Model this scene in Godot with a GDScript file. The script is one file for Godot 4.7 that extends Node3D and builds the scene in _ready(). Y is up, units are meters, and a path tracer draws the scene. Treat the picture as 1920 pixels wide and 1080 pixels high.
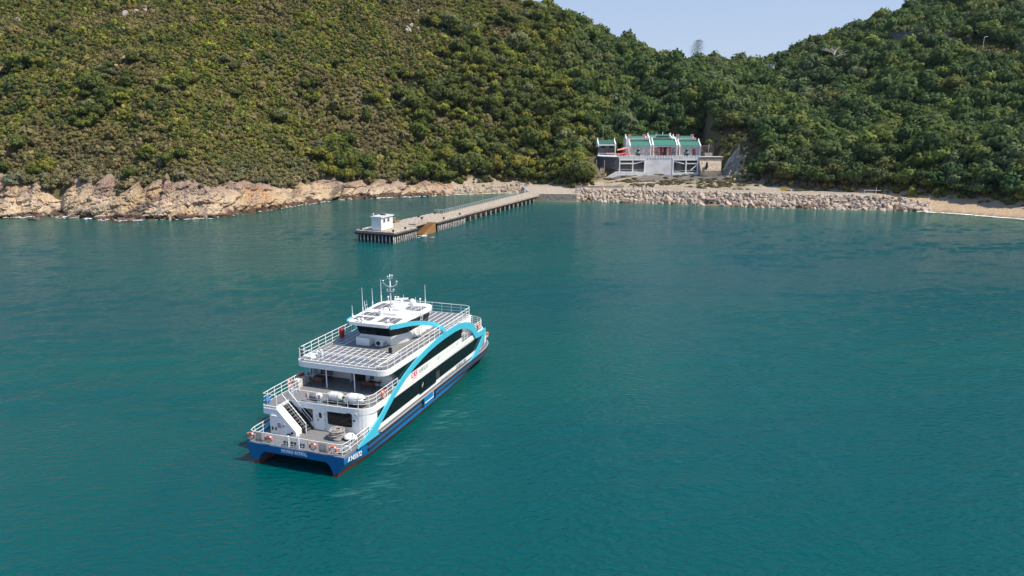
extends Node3D
# A bay with a catamaran ferry, a concrete pier, a temple and wooded hills. x right, y up, -z away from the camera, metres.

var M := {}
var rng := RandomNumberGenerator.new()
var NZ := FastNoiseLite.new()
var NW := FastNoiseLite.new()
var used := {}
const FERRY_AT := Vector3(-18.33, 0.0, -57.37)
const FERRY_TURN := -0.33633
var FX := Transform3D(Basis(Vector3.UP, FERRY_TURN), FERRY_AT)

# ---------------------------------------------------------------- helpers
func lin(r: float, g: float, b: float) -> Color:
	return Color(r, g, b).linear_to_srgb()

func mk(c: Color, rough := 0.6, metal := 0.0) -> StandardMaterial3D:
	var m := StandardMaterial3D.new()
	m.albedo_color = c
	m.roughness = rough
	m.metallic = metal
	return m

func noise_tex(size: int, freq: float, ramp: Array, seed_: int, oct := 5, bump := false, kind := FastNoiseLite.TYPE_SIMPLEX_SMOOTH) -> NoiseTexture2D:
	var n := FastNoiseLite.new()
	n.seed = seed_
	n.noise_type = kind
	n.frequency = freq
	n.fractal_octaves = oct
	var t := NoiseTexture2D.new()
	t.width = size
	t.height = size
	t.seamless = true
	t.noise = n
	t.as_normal_map = false
	if not bump and ramp.size():
		var g := Gradient.new()
		var offs := PackedFloat32Array()
		var cols := PackedColorArray()
		for k in ramp:
			offs.append(k[0])
			cols.append(k[1])
		g.offsets = offs
		g.colors = cols
		t.color_ramp = g
	return t

func tri_tex(m: StandardMaterial3D, t: Texture2D, scale: Vector3, world := false) -> StandardMaterial3D:
	m.albedo_texture = t
	m.uv1_triplanar = true
	m.uv1_world_triplanar = world
	m.uv1_scale = scale
	return m

func nst(smooth := false) -> SurfaceTool:
	var st := SurfaceTool.new()
	st.begin(Mesh.PRIMITIVE_TRIANGLES)
	st.set_smooth_group(0 if smooth else -1)
	return st

func tri(st: SurfaceTool, a: Vector3, b: Vector3, c: Vector3) -> void:
	st.add_vertex(a)
	st.add_vertex(b)
	st.add_vertex(c)

func quad(st: SurfaceTool, a: Vector3, b: Vector3, c: Vector3, d: Vector3) -> void:
	tri(st, a, b, c)
	tri(st, a, c, d)

func bx(st: SurfaceTool, c: Vector3, s: Vector3, b := Basis()) -> void:
	var p: Array[Vector3] = []
	for i in 8:
		p.append(c + b * Vector3((-.5 if i & 1 == 0 else .5) * s.x, (-.5 if i & 2 == 0 else .5) * s.y, (-.5 if i & 4 == 0 else .5) * s.z))
	quad(st, p[0], p[1], p[3], p[2])
	quad(st, p[5], p[4], p[6], p[7])
	quad(st, p[4], p[0], p[2], p[6])
	quad(st, p[1], p[5], p[7], p[3])
	quad(st, p[2], p[3], p[7], p[6])
	quad(st, p[4], p[5], p[1], p[0])

func frame_for(d: Vector3) -> Array:
	var up := Vector3.UP if absf(d.y) < 0.95 else Vector3.RIGHT
	var s := d.cross(up).normalized()
	return [s, s.cross(d).normalized()]

func tube(st: SurfaceTool, pts: Array, r: float, n := 6, r1 := -1.0) -> void:
	var rings := []
	for i in pts.size():
		var d: Vector3
		if i == 0:
			d = pts[1] - pts[0]
		elif i == pts.size() - 1:
			d = pts[i] - pts[i - 1]
		else:
			d = (pts[i + 1] - pts[i]).normalized() + (pts[i] - pts[i - 1]).normalized()
		d = d.normalized()
		var f := frame_for(d)
		var rr := r if r1 < 0.0 else lerpf(r, r1, float(i) / (pts.size() - 1))
		var ring := PackedVector3Array()
		for k in n:
			var a := TAU * k / n
			ring.append(pts[i] + (f[0] * cos(a) + f[1] * sin(a)) * rr)
		rings.append(ring)
	loft(st, rings, true)

func loft(st: SurfaceTool, rings: Array, caps := true, close := true) -> void:
	var n: int = rings[0].size()
	for i in rings.size() - 1:
		for k in (n if close else n - 1):
			var k2 := (k + 1) % n
			quad(st, rings[i][k], rings[i + 1][k], rings[i + 1][k2], rings[i][k2])
	if caps:
		for e in [0, rings.size() - 1]:
			var c := Vector3.ZERO
			for p in rings[e]:
				c += p
			c /= n
			for k in n:
				var k2 := (k + 1) % n
				if e == 0:
					tri(st, c, rings[e][k], rings[e][k2])
				else:
					tri(st, c, rings[e][k2], rings[e][k])

func prism(st: SurfaceTool, poly: PackedVector2Array, f: Callable) -> void:
	var idx := Geometry2D.triangulate_polygon(poly)
	for t in [0.0, 1.0]:
		for i in range(0, idx.size(), 3):
			var a: Vector3 = f.call(poly[idx[i]], t)
			var b: Vector3 = f.call(poly[idx[i + 1]], t)
			var c: Vector3 = f.call(poly[idx[i + 2]], t)
			if t == 0.0:
				tri(st, a, c, b)
			else:
				tri(st, a, b, c)
	for i in poly.size():
		var j := (i + 1) % poly.size()
		quad(st, f.call(poly[i], 0.0), f.call(poly[j], 0.0), f.call(poly[j], 1.0), f.call(poly[i], 1.0))

# polygons of the ferry: plan (w, s) between heights, side (s, h) between widths, across (w, h) between stations
func plan(st: SurfaceTool, poly: Array, h0: float, h1: float) -> void:
	prism(st, PackedVector2Array(poly), func(p: Vector2, t: float) -> Vector3: return Vector3(p.x, lerpf(h0, h1, t), -p.y))

func side(st: SurfaceTool, poly: Array, w0: float, w1: float) -> void:
	prism(st, PackedVector2Array(poly), func(p: Vector2, t: float) -> Vector3: return Vector3(lerpf(w0, w1, t), p.y, -p.x))

func across(st: SurfaceTool, poly: Array, s0: float, s1: float) -> void:
	prism(st, PackedVector2Array(poly), func(p: Vector2, t: float) -> Vector3: return Vector3(p.x, p.y, -lerpf(s0, s1, t)))

func rounded(poly: Array, r: float, n := 5) -> Array:
	var out := []
	for i in poly.size():
		var p: Vector2 = poly[i]
		var a: Vector2 = poly[(i + poly.size() - 1) % poly.size()]
		var b: Vector2 = poly[(i + 1) % poly.size()]
		var rr := minf(r, minf(p.distance_to(a), p.distance_to(b)) * 0.45)
		var p0 := p + (a - p).normalized() * rr
		var p1 := p + (b - p).normalized() * rr
		for k in n + 1:
			var t := float(k) / n
			out.append(p0.lerp(p, t).lerp(p.lerp(p1, t), t))
	return out

func sweep(st: SurfaceTool, pts: Array, prof: Array, up := Vector3.UP) -> void:
	var rings := []
	for i in pts.size():
		var d: Vector3 = (pts[mini(i + 1, pts.size() - 1)] - pts[maxi(i - 1, 0)]).normalized()
		var s := d.cross(up).normalized()
		var ring := PackedVector3Array()
		for q in prof:
			ring.append(pts[i] + s * q.x + up * q.y)
		rings.append(ring)
	loft(st, rings, true)

func ball(st: SurfaceTool, c: Vector3, r: Vector3, nu := 8, nv := 5) -> void:
	var rings := []
	for j in nv + 1:
		var v := PI * j / nv
		var ring := PackedVector3Array()
		for i in nu:
			var u := TAU * i / nu
			ring.append(c + Vector3(r.x * sin(v) * cos(u), -r.y * cos(v), r.z * sin(v) * sin(u)))
		rings.append(ring)
	loft(st, rings, false)

func torus(st: SurfaceTool, xf: Transform3D, R: float, r: float, a0 := 0.0, a1 := TAU, n := 20, m := 6) -> void:
	var rings := []
	for i in n + 1:
		var a := lerpf(a0, a1, float(i) / n)
		var ring := PackedVector3Array()
		for k in m:
			var b := TAU * k / m
			ring.append(xf * Vector3((R + r * cos(b)) * cos(a), (R + r * cos(b)) * sin(a), r * sin(b)))
		rings.append(ring)
	loft(st, rings, a1 - a0 < TAU - 0.01)

func numbered(called: String) -> String:
	if not used.has(called):
		used[called] = 0
		return called
	used[called] += 1
	return "%s_%03d" % [called, used[called]]

func thing(called: String, label: String, category: String, xf := Transform3D(), group := "") -> Node3D:
	var o := Node3D.new()
	o.name = numbered(called)
	add_child(o)
	o.transform = xf
	return tag(o, label, category, group)

func tag(o: Node3D, label: String, category: String, group := "", kind := "") -> Node3D:
	o.set_meta("label", label)
	o.set_meta("category", category)
	if group:
		o.set_meta("group", group)
	if kind:
		o.set_meta("kind", kind)
	return o

func put(parent: Node, called: String, st, m: Material) -> MeshInstance3D:
	var o := MeshInstance3D.new()
	if st is SurfaceTool:
		st.generate_normals()
		o.mesh = st.commit()
	else:
		o.mesh = st
	o.material_override = null
	o.mesh.surface_set_material(0, m)
	o.name = numbered(called) if parent == self else called
	parent.add_child(o, true)
	return o

func inst(parent: Node, called: String, mesh: Mesh, xf: Transform3D, m: Material = null) -> MeshInstance3D:
	var o := MeshInstance3D.new()
	o.mesh = mesh
	o.transform = xf
	if m:
		o.set_surface_override_material(0, m)
	o.name = called
	parent.add_child(o, true)
	return o

func structure(o: Node3D, label: String, category: String, kind := "structure") -> Node3D:
	return tag(o, label, category, "", kind)

func dup(o: Node3D, xf: Transform3D, label := "") -> Node3D:
	var c: Node3D = o.duplicate()
	c.name = numbered(String(o.name).get_slice("_0", 0))
	add_child(c)
	c.transform = xf
	if label:
		c.set_meta("label", label)
	return c

func multi(parent: Node, called: String, mesh: Mesh, xfs: Array, cols: Array) -> MultiMeshInstance3D:
	var mm := MultiMesh.new()
	mm.transform_format = MultiMesh.TRANSFORM_3D
	mm.use_colors = cols.size() > 0
	mm.mesh = mesh
	mm.instance_count = xfs.size()
	for i in xfs.size():
		mm.set_instance_transform(i, xfs[i])
		if cols.size():
			mm.set_instance_color(i, cols[i])
	var o := MultiMeshInstance3D.new()
	o.multimesh = mm
	o.name = called
	parent.add_child(o, true)
	return o

func railing(parent: Node, pts: Array, h: float, rails: int, gap: float, m: Material, r := 0.028, called := "railing", closed_ends := true) -> MeshInstance3D:
	var st := nst()
	for k in rails:
		var hh := h * (k + 1.0) / rails
		var line := []
		for p in pts:
			line.append(p + Vector3.UP * hh)
		tube(st, line, r if k == rails - 1 else r * 0.75, 6)
	var acc := 0.0
	for i in pts.size() - 1:
		var a: Vector3 = pts[i]
		var b: Vector3 = pts[i + 1]
		var l := a.distance_to(b)
		while acc <= l:
			var q := a.lerp(b, acc / l)
			tube(st, [q, q + Vector3.UP * h], r, 6)
			acc += gap
		acc -= l
	if closed_ends:
		var e: Vector3 = pts[pts.size() - 1]
		tube(st, [e, e + Vector3.UP * h], r, 6)
	return put(parent, called, st, m)

func V(w: float, h: float, s: float) -> Vector3:
	return Vector3(w, h, -s)

func v2(list: Array) -> Array:
	var out := []
	for i in range(0, list.size(), 2):
		out.append(Vector2(list[i], list[i + 1]))
	return out

func mirror(poly: Array) -> Array:   # plan polygons (w, s), starboard half from stern to bow, closed on the port side
	var out := poly.duplicate()
	for i in range(poly.size() - 1, -1, -1):
		out.append(Vector2(-poly[i].x, poly[i].y))
	return out

func letters(parent: Node, called: String, text: String, height: float, m: Material, xf: Transform3D, bold := true) -> MeshInstance3D:
	var t := TextMesh.new()
	var f := SystemFont.new()
	f.font_names = PackedStringArray(["Droid Sans"])
	f.font_weight = 700 if bold else 400
	t.font = f
	t.text = text
	t.font_size = 64
	t.pixel_size = height / 46.0
	t.depth = 0.012
	t.material = m
	return inst(parent, called, t, xf)

# ---------------------------------------------------------------- place
const SHORE := [[-420, 330], [-300, 262], [-200, 228], [-150, 216], [-135, 219], [-111, 210], [-100, 211], [-88, 215], [-80, 226], [-73, 241], [-62, 261], [-45, 270], [-32, 274], [-20, 279], [-5, 284], [6, 284], [8, 258.5], [22, 257], [51, 251.6], [77, 241], [100, 235.5], [122, 231.5], [136, 222.5], [147, 211], [160, 196], [190, 170], [260, 140], [400, 110]]

func interp(x: float, list: Array) -> float:
	if x <= list[0][0]:
		return list[0][1]
	for i in list.size() - 1:
		if x <= list[i + 1][0]:
			return lerpf(list[i][1], list[i + 1][1], (x - list[i][0]) / (list[i + 1][0] - list[i][0]))
	return list[list.size() - 1][1]

func sst(a: float, b: float, x: float) -> float:
	return smoothstep(a, b, x)

func sdist(x: float, f: float) -> float:   # metres inland from the waterline, negative at sea
	var best := 1e9
	for i in SHORE.size() - 1:
		var ax: float = SHORE[i][0]
		var bxx: float = SHORE[i + 1][0]
		var mid := clampf(x, ax, bxx)
		if absf(mid - x) > best:
			continue
		var af: float = SHORE[i][1]
		var ex: float = bxx - ax
		var ef: float = SHORE[i + 1][1] - af
		var t := clampf(((x - ax) * ex + (f - af) * ef) / (ex * ex + ef * ef), 0.0, 1.0)
		best = minf(best, Vector2(x - ax - ex * t, f - af - ef * t).length())
	return best if f > interp(x, SHORE) else -best

func smin(a: float, b: float, k: float) -> float:
	var h := clampf(.5 + .5 * (b - a) / k, 0, 1)
	return lerpf(b, a, h) - k * h * (1 - h)

func smax(a: float, b: float, k: float) -> float:
	return -smin(-a, -b, k)

func cliff_top(x: float) -> float:
	return interp(x, [[-300, 9.5], [-90, 9.5], [-70, 6.8], [-40, 4.5], [-20, 3]]) * (1.0 + 0.22 * NZ.get_noise_2d(x * 3.0, 50.0))

const FLAT := [[-20, 8], [6, 12], [22, 16], [34, 24], [42, 48], [60, 54], [84, 46], [96, 34], [110, 25], [130, 15], [150, 12], [220, 12]]

func terr(x: float, f: float) -> float:
	var d := sdist(x, f)
	if d < 0:
		return maxf(-4, d * .25)
	var cl := 1.0 - sst(-50, -22, x)
	var top := cliff_top(x)
	var pc := lerpf(-1.5, top, sst(4.5, 9, d)) if d < 9 else top + (d - 9) * .6
	var w := interp(x, FLAT)
	var lowq := sst(2, 6, x) * (1 - sst(24, 30, x))
	var pb := minf(d * (.22 if x > 124 else .5), 3.4 + clampf(d - 25, 0, 30) * .09) + maxf(d - w, 0) * .59
	pb -= lowq * maxf(0, minf(pb, 3.6) - 2.3) * (1 - sst(13, 20, d))
	var pr := lerpf(pb, pc, cl)
	var l := .42 * (310 - Vector2(x - clampf(x, -360, -88), f - 480).length())
	var r := .4 * (268 - Vector2(x - clampf(x, 290, 520), f - 470).length())
	var s := minf(.38 * (f - 292), 52.5 - maxf(f - 460, 0) * .3)
	var big := smax(smax(smax(l, r, 10), s, 6), 16, 4)
	var h := smin(pr, big, 6) if d > 20 else pr
	var amp := clampf((d - w * (1 - cl) - 6) / 40.0, 0, 1)
	amp *= 1.0 - .7 * sst(40, 62, h)
	h += amp * (4.5 * NZ.get_noise_2d(x * .9, f * .9) + 1.6 * NZ.get_noise_2d(x * 3.1 + 90, f * 3.1))
	# the cut terrace of the temple
	var m := sst(39, 42, x) * (1 - sst(83.5, 85.5, x)) * sst(300.5, 301.5, f) * (1 - sst(332, 340, f))
	h = lerpf(h, 12.1, m)
	var m2 := sst(28, 33, x) * (1 - sst(41, 42, x)) * sst(303, 306, f) * (1 - sst(322, 330, f))
	h = lerpf(h, 12.6, m2)
	var m3 := sst(40, 44, x) * (1 - sst(80, 92, x)) * sst(285, 290, f) * (1 - sst(301, 302, f))
	return lerpf(h, 3.9 + 1.9 * sst(286, 299, f) + .35 * NZ.get_noise_2d(x * 9, f * 9), m3)

const GX0 := -400.0
const GF0 := 196.0
const GS := 2.0
const GNX := 426
const GNF := 172
var GH := PackedFloat32Array()

func ground(x: float, f: float) -> float:   # height of the terrain sheet
	var u := clampf((x - GX0) / GS, 0, GNX - 1.001)
	var v := clampf((f - GF0) / GS, 0, GNF - 1.001)
	var i := int(u)
	var j := int(v)
	u -= i
	v -= j
	var k := j * GNX + i
	return lerpf(lerpf(GH[k], GH[k + 1], u), lerpf(GH[k + GNX], GH[k + GNX + 1], u), v)

func grid_mesh(xs: PackedFloat32Array, fs: PackedFloat32Array, hs: PackedFloat32Array, cols: PackedColorArray) -> ArrayMesh:
	var nx := xs.size()
	var nf := fs.size()
	var v := PackedVector3Array()
	var n := PackedVector3Array()
	v.resize(nx * nf)
	n.resize(nx * nf)
	for j in nf:
		var j0 := maxi(j - 1, 0)
		var j1 := mini(j + 1, nf - 1)
		for i in nx:
			var k := j * nx + i
			v[k] = Vector3(xs[i], hs[k], -fs[j])
			var i0 := maxi(i - 1, 0)
			var i1 := mini(i + 1, nx - 1)
			n[k] = Vector3(-(hs[j * nx + i1] - hs[j * nx + i0]) / (xs[i1] - xs[i0]), 1.0, (hs[j1 * nx + i] - hs[j0 * nx + i]) / (fs[j1] - fs[j0])).normalized()
	var idx := PackedInt32Array()
	idx.resize((nx - 1) * (nf - 1) * 6)
	var q := 0
	for j in nf - 1:
		for i in nx - 1:
			var a := j * nx + i
			idx[q] = a
			idx[q + 1] = a + nx
			idx[q + 2] = a + nx + 1
			idx[q + 3] = a
			idx[q + 4] = a + nx + 1
			idx[q + 5] = a + 1
			q += 6
	var arr := []
	arr.resize(Mesh.ARRAY_MAX)
	arr[Mesh.ARRAY_VERTEX] = v
	arr[Mesh.ARRAY_NORMAL] = n
	arr[Mesh.ARRAY_COLOR] = cols
	arr[Mesh.ARRAY_INDEX] = idx
	var m := ArrayMesh.new()
	m.add_surface_from_arrays(Mesh.PRIMITIVE_TRIANGLES, arr)
	return m

func make_camera_and_light() -> void:
	var cam := Camera3D.new()
	cam.name = "camera"
	cam.position = Vector3(0, 29.3, 0)
	cam.rotation_degrees = Vector3(-13.2, 0, 0)
	cam.fov = 42.66
	cam.far = 2500
	add_child(cam)
	cam.current = true
	var sky := ProceduralSkyMaterial.new()
	sky.sky_top_color = lin(.16, .28, .53)
	sky.sky_horizon_color = lin(.41, .48, .565)
	sky.sky_curve = .16
	sky.ground_bottom_color = lin(.05, .09, .10)
	sky.ground_horizon_color = lin(.35, .45, .52)
	sky.ground_curve = .05
	var e := Environment.new()
	e.background_mode = Environment.BG_SKY
	e.sky = Sky.new()
	e.sky.sky_material = sky
	e.background_energy_multiplier = 1.0
	e.tonemap_mode = Environment.TONE_MAPPER_LINEAR
	e.tonemap_exposure = 1.5
	e.fog_enabled = true
	e.fog_light_color = lin(.66, .80, .95)
	e.fog_density = .00003
	e.sdfgi_enabled = true
	e.ssao_enabled = true
	e.ssil_enabled = true
	var we := WorldEnvironment.new()
	we.name = "world_environment"
	we.environment = e
	add_child(we)
	var sun := DirectionalLight3D.new()
	sun.name = "sun"
	sun.light_color = Color(1.0, .955, .88)
	sun.light_energy = 1.42
	sun.light_angular_distance = .5
	sun.shadow_enabled = true
	sun.basis = Basis.looking_at(-Vector3(.54, .82, .175).normalized())
	sun.sky_mode = DirectionalLight3D.SKY_MODE_LIGHT_ONLY
	add_child(sun)

func make_materials() -> void:
	var grime := noise_tex(512, .012, [[0.0, Color(.93, .93, .925)], [.4, Color(.985, .985, .98)], [1.0, Color(1, 1, 1)]], 3)
	M.white = tri_tex(mk(lin(.80, .80, .79), .38), grime, Vector3(.23, .4, .23))
	M.white.clearcoat_enabled = true
	M.white.clearcoat = .3
	M.railing = mk(lin(.80, .80, .80), .4)
	M.cyan = mk(lin(.065, .45, .60), .35)
	M.hull = tri_tex(mk(lin(.003, .125, .34), .3), grime, Vector3(.3, .5, .3))
	M.hull.clearcoat_enabled = true
	M.hull.clearcoat = .4
	M.boot = tri_tex(mk(lin(.42, .085, .05), .55), noise_tex(256, .03, [[0, Color(.6, .6, .55)], [1, Color(1, 1, 1)]], 7), Vector3(.3, .6, .3))
	M.rubber = mk(lin(.018, .02, .026), .75)
	M.deck = tri_tex(mk(lin(.20, .20, .205), .75), noise_tex(512, .02, [[0, Color(.82, .82, .82)], [1, Color(1, 1, 1)]], 9), Vector3(.35, .35, .35))
	M.deck_dark = tri_tex(mk(lin(.075, .08, .088), .75), grime, Vector3(.35, .35, .35))
	M.glass = mk(lin(.006, .008, .010), .07)
	M.glass.metallic_specular = .45
	M.black = mk(lin(.008, .009, .011), .4)
	M.solar = tri_tex(mk(lin(.16, .165, .18), .34), noise_tex(256, .02, [[0, Color(.85, .85, .85)], [1, Color(1, 1, 1)]], 11), Vector3(.2, .2, .2))
	M.brown = tri_tex(mk(lin(.11, .035, .018), .5), noise_tex(256, .02, [[0, Color(.6, .6, .6)], [1, Color(1, 1, 1)]], 12), Vector3(.5, 4, .5))
	M.orange = mk(lin(.72, .10, .03), .5)
	M.red = mk(lin(.45, .018, .02), .45)
	M.grey = mk(lin(.28, .28, .29), .6)
	M.steel = mk(lin(.55, .56, .57), .4, .3)
	M.canvas = tri_tex(mk(lin(.66, .65, .62), .8), noise_tex(256, .03, [[0, Color(.66, .62, .58)], [.6, Color(1, 1, 1)]], 14), Vector3(.4, .4, .4))
	M.rope = tri_tex(mk(lin(.56, .53, .50), .9), noise_tex(256, .05, [[0, Color(.5, .5, .5)], [1, Color(1, 1, 1)]], 15), Vector3(1.5, 1.5, 1.5))
	var conc := noise_tex(1024, .008, [[0, Color(.55, .53, .50)], [.45, Color(.86, .84, .81)], [1, Color(1, 1, 1)]], 21, 6)
	M.concrete = tri_tex(mk(lin(.47, .405, .345), .9), conc, Vector3(.11, .11, .11), true)
	M.concrete_grey = tri_tex(mk(lin(.36, .36, .37), .9), conc, Vector3(.09, .09, .09), true)
	M.plaster = noise_tex(512, .008, [[0, Color(.86, .85, .84)], [.5, Color(.95, .95, .94)], [1, Color(1, 1, 1)]], 23, 6)
	M.pile = tri_tex(mk(lin(.46, .45, .43), .85), noise_tex(256, .02, [[0, Color(.35, .33, .30)], [.6, Color(1, 1, 1)]], 22), Vector3(.5, .25, .5), true)
	M.dark = mk(lin(.02, .02, .021), .8)
	M.ochre = tri_tex(mk(lin(.40, .215, .075), .85), conc, Vector3(.3, .3, .3), true)
	M.galv = mk(lin(.42, .46, .46), .5, .2)
	var rocky := noise_tex(1024, .012, [[0, Color(.42, .38, .36)], [.35, Color(.76, .73, .70)], [.6, Color(.95, .93, .91)], [1, Color(1, 1, 1)]], 31, 6)
	M.cliff = tri_tex(mk(Color.WHITE, .95), rocky, Vector3(.16, .07, .16), true)
	M.cliff.vertex_color_use_as_albedo = true
	M.boulder = []
	for c in [[.58, .49, .41], [.50, .435, .37], [.62, .515, .41], [.42, .35, .29], [.55, .48, .42], [.60, .52, .44], [.22, .155, .11]]:
		M.boulder.append(tri_tex(mk(lin(c[0], c[1], c[2]), .95), rocky, Vector3(.4, .4, .4)))
	M.soil = tri_tex(mk(Color.WHITE, 1.0), noise_tex(1024, .02, [[0, Color(.55, .55, .52)], [1, Color(1, 1, 1)]], 33, 6), Vector3(.06, .06, .06), true)
	M.soil.vertex_color_use_as_albedo = true
	M.leaf = mk(Color.WHITE, .75)
	M.leaf.metallic_specular = .25
	M.leaf.vertex_color_use_as_albedo = true
	M.leaf.backlight_enabled = true
	M.leaf.backlight = Color(.8, .8, .8)
	M.leaf.cull_mode = BaseMaterial3D.CULL_DISABLED
	M.bark = tri_tex(mk(lin(.16, .13, .105), .95), rocky, Vector3(.5, .2, .5))
	M.pale_bark = mk(lin(.42, .38, .33), .9)
	M.water = mk(Color.WHITE, .10)
	M.water.vertex_color_use_as_albedo = true
	M.water.metallic_specular = .29
	M.water.heightmap_enabled = true
	M.water.heightmap_texture = noise_tex(1024, .013, [], 41, 5, true)
	M.water.heightmap_scale = 13.0
	M.water.uv1_triplanar = true
	M.water.uv1_world_triplanar = true
	M.water.uv1_scale = Vector3(.058, .05, .098)
	M.foam = mk(lin(.78, .80, .80), .9)
	M.wake = mk(Color(.36, .66, .64, .065), .6)
	M.wake.transparency = BaseMaterial3D.TRANSPARENCY_ALPHA

func make_water() -> void:
	var xs := PackedFloat32Array()
	var x := 0.0
	var right := []
	while x < 900:
		right.append(x)
		x += .62 if x < 60 else .62 + (x - 60) * .014
	for i in range(right.size() - 1, 0, -1):
		xs.append(-right[i])
	for q in right:
		xs.append(q)
	var fs := PackedFloat32Array([-600, -300, -120, -40, 0])
	var f := 20.0
	while f < 300:
		fs.append(f)
		f += .55 if f < 75 else f * .0073
	fs.append(330)
	fs.append(420)
	var hs := PackedFloat32Array()
	var cols := PackedColorArray()
	hs.resize(xs.size() * fs.size())
	cols.resize(hs.size())
	var deep := Color(.0006, .061, .065)
	var green := Color(.006, .082, .062)
	var sand := Color(.10, .17, .115)
	var weed := Color(.045, .055, .038)
	var k := 0
	for fj in fs:
		for xi in xs:
			var calm := NW.get_noise_2d(xi * .35 + 11, fj * .9)            # wind patches: rougher and calmer water
			var a := .35 + 1.3 * clampf(.45 + calm * 1.7, 0, 1)
			var swell := NW.get_noise_2d((xi + fj * .45) * 2.4, (fj - xi * .2) * 6.5)
			var chop := NW.get_noise_2d(xi * 9.0 + 300 + fj * 2.0, fj * 19.0)
			var h := .08 * swell * a + .04 * chop * a
			if fj > 310 or absf(xi) > 300:
				h = 0
			hs[k] = h
			var c := deep.lerp(green, clampf(.12 + NW.get_noise_2d(xi * .22 + 70, fj * .4 + 20) * .6, 0, .45))
			if fj > 150:
				var d := -sdist(xi, fj)
				if d < 60:
					var near := exp(-maxf(d, 0) / 17.0)
					c = c.lerp(green, near * .9)
					c = c.lerp(sand, exp(-maxf(d, 0) / 3.4) * .8 * (1.0 if xi > -30 else .35))
					var wd := NZ.get_noise_2d(xi * 2.2 + 40, fj * 4.5)
					c = c.lerp(weed, clampf(wd * 3.0 - .15, 0, 1) * exp(-maxf(d - 5, 0) / 10.0) * .9 * (1.0 if xi < -15 else .22))
			cols[k] = c
			k += 1
	var o := put(self, "sea", grid_mesh(xs, fs, hs, cols), M.water)
	structure(o, "teal green water of the bay, rippled by a light wind", "sea")

func make_terrain() -> void:
	var xs := PackedFloat32Array()
	var fs := PackedFloat32Array()
	for i in GNX:
		xs.append(GX0 + i * GS)
	for j in GNF:
		fs.append(GF0 + j * GS)
	GH.resize(GNX * GNF)
	var cols := PackedColorArray()
	cols.resize(GNX * GNF)
	var k := 0
	for j in GNF:
		for i in GNX:
			var x := xs[i]
			var f := fs[j]
			GH[k] = terr(x, f)
			var d := sdist(x, f)
			var n := NZ.get_noise_2d(x * 4, f * 4)
			var n2 := NZ.get_noise_2d(x * 13 + 7, f * 13)
			var c := Color(.15, .135, .055).lerp(Color(.20, .155, .085), clampf(n * 1.3 + .3, 0, 1))
			var w := interp(x, FLAT)
			if x > -45 and d < w + 3:
				c = Color(.58, .47, .36).lerp(Color(.48, .40, .31), clampf(n + .5, 0, 1))    # sand and trodden earth
				if d > 24 and x < 118:
					c = c.lerp(Color(.20, .17, .09), clampf(n2 * 1.6 + n - .1 + .25 * (d - 24) / 14.0, 0, 1))
				if x > 112:
					c = Color(.66, .48, .32).lerp(Color(.56, .42, .29), clampf(n + .5, 0, 1))
				if d < 2.2:
					c = Color(.34, .24, .155)
			if f > 288 and f < 301 and x > 38 and x < 84:
				c = Color(.27, .245, .235).lerp(Color(.17, .15, .14), clampf(n2 * 1.4 + .4, 0, 1))
			if x > 83 and x < 91 and f > 286 and f < 300:
				c = Color(.42, .37, .32).lerp(Color(.26, .22, .18), clampf(n2 * 1.8 + .3, 0, 1))
			cols[k] = c
			k += 1
	var o := put(self, "hills", grid_mesh(xs, fs, GH, cols), M.soil)
	structure(o, "steep dry hillsides round the bay with a low saddle between them", "hills")

# ---------------------------------------------------------------- rock
func boulder_mesh(seed_: int, sub := 2, rough := .08) -> ArrayMesh:
	var r := RandomNumberGenerator.new()
	r.seed = seed_
	var t := (1.0 + sqrt(5.0)) / 2.0
	var v := [Vector3(-1, t, 0), Vector3(1, t, 0), Vector3(-1, -t, 0), Vector3(1, -t, 0), Vector3(0, -1, t), Vector3(0, 1, t), Vector3(0, -1, -t), Vector3(0, 1, -t), Vector3(t, 0, -1), Vector3(t, 0, 1), Vector3(-t, 0, -1), Vector3(-t, 0, 1)]
	var f := [[0, 11, 5], [0, 5, 1], [0, 1, 7], [0, 7, 10], [0, 10, 11], [1, 5, 9], [5, 11, 4], [11, 10, 2], [10, 7, 6], [7, 1, 8], [3, 9, 4], [3, 4, 2], [3, 2, 6], [3, 6, 8], [3, 8, 9], [4, 9, 5], [2, 4, 11], [6, 2, 10], [8, 6, 7], [9, 8, 1]]
	var planes := []
	for ax in [Vector3.RIGHT, Vector3.LEFT, Vector3.UP, Vector3.DOWN, Vector3.BACK, Vector3.FORWARD]:
		planes.append([(ax + Vector3(r.randfn(), r.randfn(), r.randfn()) * .22).normalized(), r.randf_range(.52, .82)])
	for i in 5:
		planes.append([Vector3(r.randfn(), r.randfn(), r.randfn()).normalized(), r.randf_range(.6, .9)])
	for s in sub:
		var g := []
		for q in f:
			var m := []
			for e in 3:
				m.append(v.size())
				v.append((v[q[e]].normalized() + v[q[(e + 1) % 3]].normalized()).normalized())
			g.append_array([[q[0], m[0], m[2]], [q[1], m[1], m[0]], [q[2], m[2], m[1]], m])
		f = g
	var n := FastNoiseLite.new()
	n.seed = seed_
	n.frequency = .9
	var p := []
	for q in v:
		var u: Vector3 = q.normalized()
		var rad := 1.0
		for pl in planes:
			var dd: float = u.dot(pl[0])
			if dd > .01:
				rad = minf(rad, pl[1] / dd)
		p.append(u * rad * (1.0 + rough * n.get_noise_3dv(u * 1.5)))
	var st := nst()
	for q in f:
		tri(st, p[q[0]], p[q[1]], p[q[2]])
	st.generate_normals()
	return st.commit()

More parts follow.
